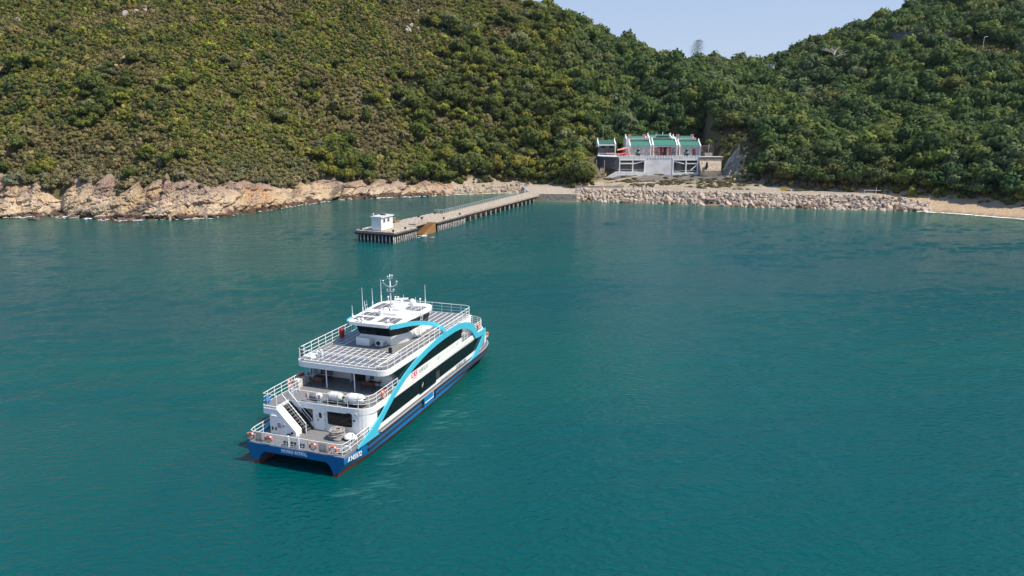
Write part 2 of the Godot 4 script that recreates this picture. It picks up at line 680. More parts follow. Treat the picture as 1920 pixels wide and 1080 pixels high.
func make_cliff() -> void:
	# one continuous rock face along the left shore; its strata lean to the right
	var xs := []
	var pts := []
	var step := .42
	for i in SHORE.size() - 1:
		if SHORE[i][0] < -300 or SHORE[i][0] > -21:
			continue
		var a := Vector2(SHORE[i][0], SHORE[i][1])
		var b := Vector2(SHORE[i + 1][0], SHORE[i + 1][1])
		var n := int(a.distance_to(b) / step)
		for k in n:
			pts.append(a.lerp(b, float(k) / n))
	# smooth the line a little so that corners fold softly
	for pass_ in 6:
		var q := pts.duplicate()
		for i in range(2, pts.size() - 2):
			q[i] = (pts[i - 2] + pts[i - 1] + pts[i] + pts[i + 1] + pts[i + 2]) / 5.0
		pts = q
	var rn := FastNoiseLite.new()
	rn.seed = 5
	rn.frequency = .05
	rn.fractal_type = FastNoiseLite.FRACTAL_RIDGED
	rn.fractal_octaves = 4
	var cn := FastNoiseLite.new()
	cn.seed = 9
	cn.noise_type = FastNoiseLite.TYPE_CELLULAR
	cn.cellular_return_type = FastNoiseLite.RETURN_CELL_VALUE
	cn.frequency = .42
	var en := FastNoiseLite.new()
	en.seed = 9
	en.noise_type = FastNoiseLite.TYPE_CELLULAR
	en.cellular_return_type = FastNoiseLite.RETURN_DISTANCE2_SUB
	en.frequency = .42
	var rows := 44
	var grid := []
	for i in pts.size():
		var p: Vector2 = pts[i]
		var t: Vector2 = (pts[mini(i + 2, pts.size() - 1)] - pts[maxi(i - 2, 0)]).normalized()
		var inward := Vector2(-t.y, t.x)
		if inward.y < 0:
			inward = -inward
		var top := cliff_top(p.x) * (1 + .25 * NZ.get_noise_2d(p.x * 7, 8)) + .8
		var col := []
		var fade := 1.0 - sst(-36, -20, p.x)
		for j in rows + 1:
			var v := float(j) / rows
			var d := lerpf(-1.6, 9.8, pow(v, 1.12))
			var h := -1.2 + (top + 1.2) * (1.0 - pow(1.0 - v, 1.35))
			# leaning strata: blocky steps along a tilted axis
			var along := p.x * .8 + p.y * .25
			var q3 := Vector3(along * 1.05 + h * .9, h * .42 - along * .10, p.y * .3)
			var slab := Vector3(along * .30 + h * .27, h * .80 - along * .47, p.y * .13)
			var blk := cn.get_noise_3dv(slab)
			var gap := en.get_noise_3dv(slab) + 1.0
			var gap2 := en.get_noise_3dv(slab * 2.3 + Vector3(33, 5, 0)) + 1.0
			var dis := rn.get_noise_3dv(q3 * 1.25) * .7 + blk * 1.3 - 1.8 * exp(-gap / .08) - .35 * exp(-gap2 / .08) + NZ.get_noise_2d(p.x * 2.4, h * 1.6) * 1.7 + NZ.get_noise_2d(p.x * 1.1 + 30, 4.0) * 2.2 - 3.2 * exp(-pow((p.x + 136.0 + h * .25) / 1.6, 2.0))
			var k := sst(0, .12, v) * (1.0 - .75 * sst(.72, 1, v)) * lerpf(.35, 1, fade)
			var w := p + inward * (d - dis * k)
			col.append(Vector3(w.x, h + dis * .22 * k, -w.y))
		grid.append(col)
	var st := nst()
	for i in grid.size() - 1:
		for j in rows:
			var a: Vector3 = grid[i][j]
			var b: Vector3 = grid[i + 1][j]
			var c: Vector3 = grid[i + 1][j + 1]
			var d: Vector3 = grid[i][j + 1]
			for t3 in ([[a, b, c], [a, c, d]] if (i + j) % 2 == 0 else [[a, b, d], [b, c, d]]):
				var m: Vector3 = (t3[0] + t3[1] + t3[2]) / 3.0
				var n1 := NZ.get_noise_3dv(m * 3.2)
				var n2 := NZ.get_noise_3dv(m * 9.0 + Vector3(40, 0, 0))
				var cc := Color(.48, .365, .225).lerp(Color(.63, .525, .395), clampf(n1 + .5, 0, 1))
				cc = cc.lerp(Color(.50, .26, .11), clampf(NZ.get_noise_3dv(m * 1.7 + Vector3(0, 90, 0)) * 2.4 - .1, 0, .8))
				cc = cc.lerp(Color(.34, .28, .26), clampf(n2 * 1.5 - .1, 0, .65))
				cc = cc.lerp(Color(.13, .10, .085), clampf(NZ.get_noise_3dv(Vector3((m.x - m.y * .9) * 5.0, (m.y + m.x * .3) * 1.6, m.z * 2)) * 3.2 - .75, 0, .85))
				var up := m.y / cliff_top(m.x)
				cc = cc.lerp(Color(.27, .20, .17), clampf((up - .55) * 1.7 + n1 * .9, 0, .85))
				var tide := 1.5 + n2 * 1.2
				if m.y < tide:
					cc = cc.lerp(Color(.085, .045, .03), clampf((tide - m.y) * 2.0, 0, .95))
				st.set_color(cc)
				tri(st, t3[0], t3[2], t3[1])
	var o := put(self, "sea_cliff", st, M.cliff)
	tag(o, "tan and orange broken rock face above the water along the left shore", "cliff", "", "structure")

# ---------------------------------------------------------------- plants
func crown_mesh(seed_: int, lobes: int, leaves: int, leaf: float, flat: float, core: float, spiky := 0.0) -> ArrayMesh:
	var r := RandomNumberGenerator.new()
	r.seed = seed_
	var v := PackedVector3Array()
	var n := PackedVector3Array()
	var c := PackedColorArray()
	var L := []
	for i in lobes:
		var a := TAU * i / lobes + r.randf_range(-.5, .5)
		var q := r.randf_range(.25, .62) if i > 0 else 0.0
		L.append([Vector3(cos(a) * q, r.randf_range(-.15, .35) * flat + (.32 * flat if i == 0 else 0.0), sin(a) * q), r.randf_range(.34, .60) if i > 0 else .62, r.randf_range(.76, 1.24)])
	for i in leaves:
		var l: Array = L[r.randi() % lobes]
		var d := Vector3(r.randfn(), r.randfn() * .9 + .35, r.randfn()).normalized()
		var rad: float = l[1] * (1.0 + r.randf_range(-.25, .14) + (r.randf() * spiky))
		var p: Vector3 = l[0] + Vector3(d.x, d.y * flat, d.z) * rad
		var nn := (d + Vector3(r.randfn(), r.randfn(), r.randfn()) * .45).normalized()
		var f := frame_for(nn)
		var s := leaf * r.randf_range(.6, 1.35)
		var an := r.randf() * TAU
		var e1: Vector3 = (f[0] * cos(an) + f[1] * sin(an)) * s
		var e2: Vector3 = (f[1] * cos(an) - f[0] * sin(an)) * s * r.randf_range(.5, .9)
		var tone: float = l[2] * r.randf_range(.72, 1.28)
		var col := Color(tone * r.randf_range(.92, 1.1), tone, tone * r.randf_range(.8, 1.1))
		for t in [[-e1, e2, e1], [-e1 * .8, e1 * .9, -e2 * 1.1]]:
			var tt: Array = t
			if (t[2] - t[0]).cross(t[1] - t[0]).dot(nn + d * .8) < 0:
				tt = [t[0], t[2], t[1]]
			for q in tt:
				v.append(p + q)
				n.append((nn + d * .8 + q * .35 / s).normalized())
				c.append(col)
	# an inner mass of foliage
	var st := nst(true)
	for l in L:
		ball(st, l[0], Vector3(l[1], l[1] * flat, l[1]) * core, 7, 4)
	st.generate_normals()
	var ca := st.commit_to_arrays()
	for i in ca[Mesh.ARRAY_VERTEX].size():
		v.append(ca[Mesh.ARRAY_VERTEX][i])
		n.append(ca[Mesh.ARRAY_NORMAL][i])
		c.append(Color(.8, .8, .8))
	var arr := []
	arr.resize(Mesh.ARRAY_MAX)
	arr[Mesh.ARRAY_VERTEX] = v
	arr[Mesh.ARRAY_NORMAL] = n
	arr[Mesh.ARRAY_COLOR] = c
	var m := ArrayMesh.new()
	m.add_surface_from_arrays(Mesh.PRIMITIVE_TRIANGLES, arr)
	m.surface_set_material(0, M.leaf)
	return m

func trunk_mesh(h: float, r: float, bend: float) -> ArrayMesh:
	var st := nst(true)
	tube(st, [Vector3.ZERO, Vector3(bend * .3, h * .45, 0), Vector3(bend, h, bend * .4)], r, 6, r * .55)
	for k in 4:
		var a := TAU * k / 4 + .4
		tube(st, [Vector3(bend * .3, h * .5, 0), Vector3(cos(a) * h * .22, h * .8, sin(a) * h * .22), Vector3(cos(a) * h * .36, h * 1.05, sin(a) * h * .36)], r * .5, 5, r * .15)
	st.generate_normals()
	return st.commit()

func in_view(x: float, f: float, slack: float) -> bool:
	return absf(x) < f * (.70 + slack) + 8

func clear_of_works(x: float, f: float, d: float, reach: float) -> bool:   # false on the temple site, the path, the promenade and the cliffs
	if x > 31.0 - reach * .6 and x < 43 and f > 262 and f < 318:
		return false
	if x >= 43 and x < 85 and f > 270 and f < 331.5:
		return false
	if x >= 85 and x < 89.5 and f > 286 and f < 299:
		return false
	return true

func low_zone(x: float, f: float) -> bool:   # open ground round the lamp, the road, the bare tree and the saddle house
	if x > 212 and x < 232 and f > 346 and f < 372:
		return true
	if x > 188 and x < 232 and f < lerpf(418, 376, (x - 196) / 32.0) + 3 and f > lerpf(398, 360, (x - 196) / 32.0):
		return true
	if absf(x - 166) < 8 and f > 382 and f < 404:
		return true
	if x > 84 and x < 97 and f > 280 and f < 310:
		return true
	return absf(x - 143) < 7 and f > 414 and f < 437

func make_plants() -> void:
	var shrubs := []
	for i in 5:
		shrubs.append(crown_mesh(100 + i, 3 + i % 3, 95, .27, [.62, .75, .9, .7, 1.0][i], .74, .15))
	var trees := []
	for i in 5:
		trees.append(crown_mesh(200 + i, 7 + i % 3, 330, .165, [.78, .9, .7, 1.0, .85][i], .80, .1))
	var sx := [[], [], [], [], []]
	var sc := [[], [], [], [], []]
	var tx := [[], [], [], [], []]
	var tc := [[], [], [], [], []]
	var big := []
	var bush := []
	var olive := Color(.195, .188, .038)
	var green := Color(.098, .150, .032)
	var dark := Color(.056, .092, .030)
	var lime := Color(.27, .285, .045)
	var dry := Color(.24, .18, .10)
	var silver := Color(.19, .195, .135)
	var f := 200.0
	while f < 500:
		var cell := 1.32 if f < 300 else 1.55
		var x := -396.0
		while x < 400:
			var px := x + rng.randf_range(-.5, .5) * cell
			var pf := f + rng.randf_range(-.5, .5) * cell
			x += cell
			if not in_view(px, pf, .14):
				continue
			if pf < interp(px, SHORE) + 5:
				continue
			var woods := clampf(sst(-75, 10, px + NZ.get_noise_2d(px * 1.1, pf * 1.1) * 55 - (pf - 300) * .12) + .55 * sst(.12, .4, NZ.get_noise_2d(px * 1.6 + 200, pf * 1.6)), 0, 1)
			var is_tree := woods > .5 + .45 * sst(46, 62, ground(px, pf)) * (1.0 - sst(60, 110, px))
			if is_tree and rng.randf() > (.27 if px > 0 else .31):
				if rng.randf() < .40:
					continue
				is_tree = false
			var d := sdist(px, pf)
			var h := ground(px, pf)
			if d < 10.5 and px < -30:
				h = maxf(h, -1.2 + (cliff_top(px) + 2.0) * (1.0 - pow(1.0 - clampf((d + 1.6) / 11.4, 0, 1), 1.35)) - .3)
			var w := interp(px, FLAT)
			var size := rng.randf_range(.6, 1.35) * (1.0 + 1.15 * maxf(0, NZ.get_noise_2d(px * 2.2 + 500, pf * 2.2)))
			if rng.randf() < .05:
				size *= 2.0
			if is_tree:
				size = rng.randf_range(1.5, 2.6) * lerpf(.8, 1.2, woods) * (1.25 if px > 20 else 1.0)
				if rng.randf() < .12:
					size *= 1.55
			if low_zone(px, pf):
				is_tree = false
				size = minf(size, 1.1)
			var cliffy := 1.0 - sst(-50, -22, px)
			var limit := lerpf(w + size * .55 - 1.0, 7.4 + NZ.get_noise_2d(px * 4.2, 3) * 4.6, cliffy)
			if d < limit or not clear_of_works(px, pf, d, size):
				continue
			var n := NZ.get_noise_2d(px * 2.3 - 300, pf * 2.3)
			var n2 := NZ.get_noise_2d(px * .8 + 60, pf * .8 - 90)
			var pick := rng.randf() + n * .5
			var c: Color
			if is_tree:
				c = green.lerp(dark, clampf(pick * 1.4, 0, 1))
				if pick > .93:
					c = silver.lerp(green, .3)
				elif pick < .10:
					c = lime.lerp(green, rng.randf_range(.15, .6))
				elif pick < .22:
					c = olive
				if px < 30:
					c = c.lerp(olive, .30)
				else:
					c = c.lerp(Color(.086, .146, .048), .5)
				if n2 > .24 and px > 30:
					c = c.lerp(dry, .14)
			else:
				c = olive.lerp(green, clampf(pick * 1.3 - .3, 0, 1))
				if pick > .95:
					c = dark
				elif pick < .08:
					c = lime
				elif pick < .30:
					c = olive.lerp(dry, .55)
				c = c.lerp(dry, clampf(n2 * 1.6 + .02, .06, .55))
				var low := exp(-maxf(d - 9, 0) / 9.0)
				c = c.lerp(dry.lerp(silver, rng.randf()), low * rng.randf_range(.45, .95) * cliffy)
			var bright := rng.randf_range(.78, 1.22)
			c = Color(c.r * bright, c.g * bright, c.b * bright)
			var tall := size * rng.randf_range(.85, 1.2)
			var b := Basis(Vector3.UP, rng.randf() * TAU).scaled(Vector3(size, tall, size))
			var k := rng.randi() % 5
			if is_tree:
				var xf := Transform3D(b, Vector3(px, h + tall * .75 + size * .25, -pf))
				var near := size / (pf * pf) * (2.0 if d < w + 14 and px > -40 else 1.0)
				big.append([near, k, xf, c, px, pf, h])
			else:
				var xf := Transform3D(b, Vector3(px, h + tall * .22, -pf))
				bush.append([size / pf, k, xf, c])
		f += cell
	for i in 46:   # the tall dark trees close behind the temple
		var px := 38.0 + i % 23 * 2.35 + rng.randf_range(-.8, .8)
		var pf := 334.0 + 4.0 * (i / 23) + rng.randf_range(-1, 1)
		var size := rng.randf_range(2.3, 3.4)
		var h := ground(px, pf)
		var c := green.lerp(dark, rng.randf_range(.3, 1.0))
		big.append([size / (pf * pf) * .9, i % 5, Transform3D(Basis(Vector3.UP, rng.randf() * TAU).scaled(Vector3(size, size * 1.2, size)), Vector3(px, h + size * .9, -pf)), c, px, pf, h])
	big.sort_custom(func(p: Array, q: Array) -> bool: return p[0] > q[0])
	bush.sort_custom(func(p: Array, q: Array) -> bool: return p[0] > q[0])
	# the nearest and largest are trees and shrubs of their own
	var protos := {}
	var trunk := trunk_mesh(1.0, .06, .12)
	for i in big.size():
		var q: Array = big[i]
		if i >= 200:
			tx[q[1]].append(q[2])
			tc[q[1]].append(q[3])
			continue
		var right: bool = q[4] > 30
		var shade := 0 if q[3].g > .16 else 1 if q[3].g > .105 else 2
		var label: String = ["light green", "mid green", "dark green"][shade] + " leafy tree along the front of the " + ("right hillside wood" if right else "wood behind the pier")
		var t := thing("leafy_tree", label, "tree", Transform3D(Basis(), Vector3(q[4], q[6] - .2, -q[5])), ("light" if shade == 0 else "mid" if shade == 1 else "dark") + " green trees along the front of the " + ("right" if right else "left") + " wood")
		var cx: Transform3D = q[2]
		cx.origin -= t.position
		var cr := inst(t, "crown", tinted(trees[q[1]], q[3], protos), cx)
		var top := cx.origin.y
		inst(t, "trunk", trunk, Transform3D(Basis().scaled(Vector3(top, top, top)), Vector3.ZERO), M.bark)
		cr.set_meta("kind", "thing")
	for i in bush.size():
		var q: Array = bush[i]
		sx[q[1]].append(q[2])
		sc[q[1]].append(q[3])
	var wood := thing("woodland", "mixed green trees covering the valley and hill slopes in one mass", "woodland")
	wood.set_meta("kind", "stuff")
	var scrub := thing("scrub", "low olive and brown shrubs covering the left hillside in one mass", "scrub")
	scrub.set_meta("kind", "stuff")
	for k in 5:
		multi(wood, "tree_mass", trees[k], tx[k], tc[k]).set_meta("kind", "stuff")
		multi(scrub, "shrub_mass", shrubs[k], sx[k], sc[k]).set_meta("kind", "stuff")
	print("trees ", big.size(), " shrubs ", bush.size())

func tinted(mesh: ArrayMesh, c: Color, cache: Dictionary) -> ArrayMesh:   # the same crown with leaves of another green; greens are shared between trees
	var q := Vector3i(roundi(c.r * 50), roundi(c.g * 50), roundi(c.b * 60))
	var key := [mesh, q]
	if not cache.has(key):
		var m := mesh.duplicate() as ArrayMesh
		var l: StandardMaterial3D
		if cache.has(q):
			l = cache[q]
		else:
			l = M.leaf.duplicate()
			l.albedo_color = lin(maxf(q.x, 1) / 50.0, maxf(q.y, 1) / 50.0, maxf(q.z, .7) / 60.0)
			cache[q] = l
		m.surface_set_material(0, l)
		cache[key] = m
	return cache[key]

func make_special_trees() -> void:
	# feathery casuarina on the saddle
	var st := nst()
	var base := Vector3(110, 58.6, -460)
	var t := thing("casuarina_tree", "tall feathery dark tree standing alone on the saddle against the sky", "tree", Transform3D(Basis(), base))
	put(t, "trunk", trunk_mesh(11.5, .03, .6), M.bark)
	st = nst()
	var r := RandomNumberGenerator.new()
	r.seed = 77
	for i in 1500:
		var y := 4.6 + r.randf() * 9.4
		var a := r.randf() * TAU
		var rad := 4.3 * sqrt(maxf(.02, 1.0 - pow((y - 8.8) / 5.4, 2.0))) * (.72 + .5 * absf(sin(a * 1.5 + y))) * sqrt(r.randf())
		var p := Vector3(cos(a) * rad + (y - 8) * .16, y, sin(a) * rad)
		var d := Vector3(cos(a) * .5, .75, sin(a) * .5) * r.randf_range(.35, .8)
		var s := Vector3(-sin(a), r.randf_range(-.3, .3), cos(a)) * .09
		tri(st, p - s, p + d, p + s)
	put(t, "crown", st, mk(lin(.05, .065, .05), .9))
	# two conical pines on the right ridge
	for q in [[Vector3(185, 64.0, -470), 13.8, "dark pointed pine, the taller of two on the right ridge line"], [Vector3(170, 60.6, -470), 11.8, "dark pointed pine, the shorter of two on the right ridge line"]]:
		var pine := thing("pine_tree", q[2], "tree", Transform3D(Basis(), q[0]))
		var h: float = q[1]
		st = nst()
		tube(st, [Vector3.ZERO, Vector3(0, h, 0)], .2, 6, .03)
		put(pine, "trunk", st, M.bark)
		st = nst()
		var y := 1.0
		while y < h:
			var rad := (h - y) / h * 1.75 + .12
			for k in 13:
				var a := TAU * k / 13 + r.randf() * .5
				var tip := Vector3(cos(a) * rad * r.randf_range(.7, 1.1), y - rad * .12, sin(a) * rad)
				var s := Vector3(-sin(a), 0, cos(a)) * rad * .22
				tri(st, Vector3(0, y + .3, 0), tip + s, tip - s)
				tri(st, Vector3(0, y - .1, 0), tip + s * .6 + Vector3(0, .25, 0), tip - s)
			y += .34
		put(pine, "crown", st, mk(lin(.022, .045, .03), .9))
	# the bare grey tree on the right slope
	var bare := thing("bare_tree", "leafless pale grey tree spreading above the green wood on the right slope", "tree", Transform3D(Basis(), Vector3(168, ground(168, 403) - .3, -403)))
	st = nst(true)
	tube(st, [Vector3.ZERO, Vector3(.2, 6.6, 0), Vector3(.6, 10.0, 0)], .5, 7, .3)
	put(bare, "trunk", st, M.pale_bark)
	st = nst(true)
	for k in 9:
		var a := TAU * k / 9 + r.randf_range(-.3, .3)
		var p0 := Vector3(.25 + .03 * k, 6.4 + k * .42, 0)
		var p1 := p0 + Vector3(cos(a) * 3.2, 1.5, sin(a) * 3.2)
		var p2 := p1 + Vector3(cos(a) * 3.6, r.randf_range(.4, 1.8), sin(a) * 3.6)
		tube(st, [p0, p1, p2], .24, 5, .09)
		for m in 9:
			var q := p1.lerp(p2, m / 8.0)
			tube(st, [q, q + Vector3(r.randfn() * .9, r.randf_range(.3, 1.4), r.randfn() * .9)],   .09, 4, .03)
	put(bare, "branch", st, M.pale_bark)

# ---------------------------------------------------------------- shore
func make_revetment() -> void:
	var mesh := []
	for i in 7:
		mesh.append(boulder_mesh(300 + i))
	var line := [Vector2(21.5, 257.2), Vector2(51, 251.6), Vector2(77, 241), Vector2(100, 235.5), Vector2(122, 231.5), Vector2(130, 228)]
	var o := thing("stone_revetment", "long sloping seawall of big pale boulders between the pier and the beach", "seawall")
	var st := nst()
	var count := 0
	var xfs := []
	for row in 8:
		var acc := rng.randf() * 1.2
		for i in line.size() - 1:
			var a: Vector2 = line[i]
			var b: Vector2 = line[i + 1]
			var l := a.distance_to(b)
			var t := (b - a) / l
			var inw := Vector2(-t.y, t.x)
			while acc < l:
				var q := a + t * acc
				var s := (.62 + .68 * pow(rng.randf(), 1.5)) * (1.15 if row < 3 else 1.0)
				var p := q + inw * (-.4 + row * .98 + rng.randf_range(-.35, .35))
				var low := 1.0 - sst(120, 130, p.x) * .45
				var y := minf(-.3 + row * .60, 3.35) * low + rng.randf_range(-.18, .25)
				if q.x > 64.7 and q.x < 68.4 and row < 3:
					acc += 1.2
					continue
				var b3 := Basis.from_euler(Vector3(rng.randf() * TAU, rng.randf() * TAU, rng.randf() * TAU)) * Basis().scaled(Vector3(s, s * rng.randf_range(.6, .95), s * rng.randf_range(.75, 1.2)))
				var xf := Transform3D(b3, Vector3(p.x, y, -p.y))
				if count < 300 and (rng.randf() < .25 or s > 1.05):
					inst(o, "boulder", mesh[rng.randi() % 7], xf, M.boulder[6 if row < 2 and rng.randf() < .55 - row * .3 else rng.randi() % 6])
					count += 1
				else:
					xfs.append(xf)
				acc += s * rng.randf_range(1.05, 1.35)
			acc -= l
	var top: ArrayMesh = mesh[3].duplicate()
	top.surface_set_material(0, M.boulder[1])
	multi(o, "boulder_fill", top, xfs, []).set_meta("kind", "stuff")
	# the core behind the stones
	var prof := []
	for i in line.size():
		prof.append(line[i])
	st = nst()
	var n1 := PackedVector3Array()
	var rings := []
	for p in prof:
		rings.append(PackedVector3Array([Vector3(p.x, -1.0, -p.y - .4), Vector3(p.x + .8, 2.5 - sst(118, 128, p.x) * 1.3, -p.y - 5.6), Vector3(p.x + .8, -1.0, -p.y - 6.4)]))
	loft(st, rings)
	put(o, "core_bank", st, M.concrete_grey)
	# a drain mouth in the seawall
	var c := thing("drain_outlet", "dark round drain mouth in a stone block low in the boulder seawall", "drain", Transform3D(Basis(), Vector3(66.5, .4, -246.3)))
	st = nst()
	torus(st, Transform3D(), .95, .28, 0, TAU, 16, 6)
	put(c, "rim", st, M.boulder[3])
	st = nst()
	tube(st, [Vector3(0, 0, -.1), Vector3(0, 0, -1.6)], .9, 14)
	put(c, "pipe", st, M.dark)
	st = nst()
	bx(st, Vector3(0, 1.55, -.6), Vector3(3.2, .5, 1.8))
	put(c, "head_stone", st, M.boulder[0])
	# rubble on the little beach left of the pier root, and rocks along the foot of the cliff
	var rub := thing("shore_rocks", "scatter of broken pale rocks on the small beach left of the pier root", "rocks")
	for i in 150:
		var x := rng.randf_range(-34, 6)
		var dd := absf(rng.randfn()) * 3.0 + .2
		var f := interp(x, SHORE) + dd + .3
		var s := rng.randf_range(.35, 1.0)
		inst(rub, "rock", mesh[rng.randi() % 7], Transform3D(Basis.from_euler(Vector3(rng.randf() * 6, rng.randf() * 6, rng.randf() * 6)) * Basis().scaled(Vector3(s, s * .7, s * 1.1)), Vector3(x, minf(dd * .5, 3.2) + .1, -f)), M.boulder[rng.randi() % 5])
	var wet := tri_tex(mk(lin(.10, .065, .045), .7), null, Vector3.ONE)
	wet.uv1_triplanar = false
	var foot := thing("tide_rocks", "row of dark wet rocks along the foot of the left cliff", "rocks")
	for i in 190:
		var x := rng.randf_range(-165, -30)
		var f := interp(x, SHORE) + rng.randfn() * 1.0 - .5
		var s := rng.randf_range(.35, 1.25)
		inst(foot, "rock", mesh[rng.randi() % 7], Transform3D(Basis.from_euler(Vector3(rng.randf() * 6, rng.randf() * 6, rng.randf() * 6)) * Basis().scaled(Vector3(s * 1.3, s * .6, s)), Vector3(x, rng.randf_range(-.25, .2), -f)), wet if rng.randf() < .8 else M.boulder[3])
	var reef := thing("reef_rock", "low reddish brown rock awash off the far left cliff", "rock", Transform3D(Basis().scaled(Vector3(2.2, .8, 1.3)), Vector3(-137, .05, -211)))
	inst(reef, "stone", mesh[2], Transform3D(), wet)
	# white water along the rocks
	st = nst()
	var r := RandomNumberGenerator.new()
	r.seed = 4
	for i in 520:
		var x := r.randf_range(-165, -18)
		if NZ.get_noise_2d(x * 6.0, 9.0) < -.12:
			continue
		foam_patch(st, r, Vector2(x, interp(x, SHORE) - 1.1 - absf(r.randfn()) * 1.1), r.randf_range(.25, .9), r.randf_range(.10, .35))
	for i in 240:
		var x := r.randf_range(126, 175)
		foam_patch(st, r, Vector2(x, interp(x, SHORE) - .5 + r.randfn() * .28), r.randf_range(.6, 1.4), r.randf_range(.18, .38))
	for i in 60:
		var x := r.randf_range(-22, 8)
		foam_patch(st, r, Vector2(x, minf(interp(x, SHORE), 284.0) - .4 + r.randfn() * .2), r.randf_range(.5, 1.0), .2)
	for i in 12:
		foam_patch(st, r, Vector2(-22.0 + r.randfn() * 1.0, 180.5 + r.randfn() * 1.6), r.randf_range(.3, .8), .2)
	put(self, "shore_foam", st, M.foam)
	tag(get_node("shore_foam"), "white foam where small waves break along the rocks and sand", "foam", "", "stuff")

func foam_patch(st: SurfaceTool, r: RandomNumberGenerator, at: Vector2, a: float, b: float, turn := 0.0, y := .17) -> void:
	var n := 9
	var ring := []
	for k in n:
		var q := Vector2(cos(TAU * k / n) * a, sin(TAU * k / n) * b) * r.randf_range(.5, 1.2)
		q = q.rotated(turn + r.randf_range(-.15, .15))
		ring.append(Vector3(at.x + q.x, y + r.randf_range(-.03, .03), -(at.y + q.y)))
	var c := Vector3(at.x, y + .05, -at.y)
	for k in n:
		tri(st, c, ring[k], ring[(k + 1) % n])

func make_promenade() -> void:
	# quay at the foot of the pier
	var st := nst()
	prism(st, PackedVector2Array([Vector2(6.5, 258.4), Vector2(22.5, 257.0), Vector2(28.5, 266), Vector2(27, 284), Vector2(4, 286)]), func(p: Vector2, t: float) -> Vector3: return Vector3(p.x, lerpf(-1.5, 2.5, t), -p.y))
	put(self, "quay", st, M.concrete)
	structure(get_node("quay"), "flat concrete quay where the pier meets the shore", "quay")
	st = nst()
	var edge := []
	for q in [[24, 267.3], [51, 262.0], [78.5, 251.2], [101.5, 245.6], [119, 242.0]]:
		edge.append(Vector3(q[0], 3.62, -q[1]))
	sweep(st, edge, v2([-2.6, -.6, -2.6, 0, 2.6, 0, 2.6, -.6]))
	put(self, "promenade", st, M.concrete)
	structure(get_node("promenade"), "pale concrete walk behind the boulder seawall", "path")
	var rl := []
	for q in edge:
		rl.append(q + Vector3(-.8, 0, 2.4))
	var fence := thing("promenade_railing", "thin grey metal railing along the seaward edge of the promenade", "railing")
	railing(fence, rl, 1.05, 2, 2.2, M.galv, .03, "rails")
	var wall := thing("low_wall", "low pale concrete wall beside the quay in front of the scrub", "wall")
	st = nst()
	bx(st, Vector3(31.5, 4.05, -266.5), Vector3(18, .8, .4), Basis(Vector3.UP, .18))
	put(wall, "wall_block", st, M.concrete)
	st = nst()
	bx(st, Vector3(31.5, 4.50, -266.5), Vector3(18.2, .12, .55), Basis(Vector3.UP, .18))
	put(wall, "coping", st, M.pile)
	# low plants on the flat ground between promenade and temple
	var sm := crown_mesh(401, 4, 70, .3, .6, .6, .4)
	var xfs := []
	var cols := []
	var ysh := RandomNumberGenerator.new()
	ysh.seed = 12
	for i in 2200:
		var x := ysh.randf_range(24, 125)
		var f := ysh.randf_range(258, 300)
		var d := sdist(x, f)
		if d < 22 or d > interp(x, FLAT) + 4:
			continue
		var n := NZ.get_noise_2d(x * 2.0, f * 6.0)
		if n + sst(24, 38, d) * .5 < ysh.randf_range(.0, .5):
			continue
		if f > 290 and x > 42 and x < 84 and ysh.randf() < .75:
			continue
		var s := ysh.randf_range(.3, .8)
		xfs.append(Transform3D(Basis(Vector3.UP, ysh.randf() * TAU).scaled(Vector3(s * 1.5, s * .7, s * 1.2)), Vector3(x, ground(x, f) + s * .2, -f)))
		var c := Color(.13, .12, .05).lerp(Color(.18, .135, .08), ysh.randf())
		cols.append(c.lerp(Color(.07, .095, .03), .7 if ysh.randf() < .3 else 0.0))
	var g := thing("ground_plants", "dry grass and low weeds on the flat ground before the temple", "grass")
	g.set_meta("kind", "stuff")
	multi(g, "weed_mass", sm, xfs, cols).set_meta("kind", "stuff")
	# yellow notice board
	var sg := thing("yellow_sign", "plain yellow notice board on two posts at the promenade edge", "sign", Transform3D(Basis(Vector3.UP, -.2), Vector3(90.3, 3.6, -246.2)))
	st = nst()
	bx(st, Vector3(0, 1.8, 0), Vector3(1.8, 1.3, .06))
	put(sg, "board", st, mk(lin(.72, .42, .02), .5))
	for s in [-.65, .65]:
		st = nst()
		tube(st, [Vector3(s, -.4, -.05), Vector3(s, 2.4, -.05)], .05)
		put(sg, "post", st, M.galv)
	# lifeguard gear and a goal-like frame at the end of the seawall
	var fr := thing("pipe_frame", "thin white pipe frame at the right end of the seawall", "frame", Transform3D(Basis(Vector3.UP, -.15), Vector3(118.3, 2.9, -243.5)))
	for s in [-2.2, 1.4]:
		st = nst()
		tube(st, [Vector3(s, -.5, 0), Vector3(s, 2.5 if s < 0 else 3.2, 0)], .06)
		put(fr, "post", st, M.railing)
	st = nst()
	tube(st, [Vector3(-2.2, 2.3, 0), Vector3(2.9, 2.25, 0)], .05)
	put(fr, "crossbar", st, M.railing)
	var bn := thing("orange_board", "small orange and white board leaning on the seawall boulders", "board", Transform3D(Basis.from_euler(Vector3(-.2, -.2, 0)), Vector3(121.5, 2.9, -239.2)))
	st = nst()
	bx(st, Vector3(0, .45, 0), Vector3(.9, .9, .06))
	put(bn, "orange_panel", st, M.orange)
	st = nst()
	bx(st, Vector3(-.75, .42, 0), Vector3(.55, .8, .05))
	put(bn, "white_panel", st, M.white)
	var dr := thing("boat_rack", "long grey timber rack lying at the back of the beach", "rack", Transform3D(Basis(Vector3.UP, -.22), Vector3(129.5, 2.7, -243.5)))
	for k in 3:
		st = nst()
		bx(st, Vector3(0, .35 + k * .28, -.3 * k), Vector3(9.5 - k, .16, .3))
		put(dr, "beam", st, M.bark)
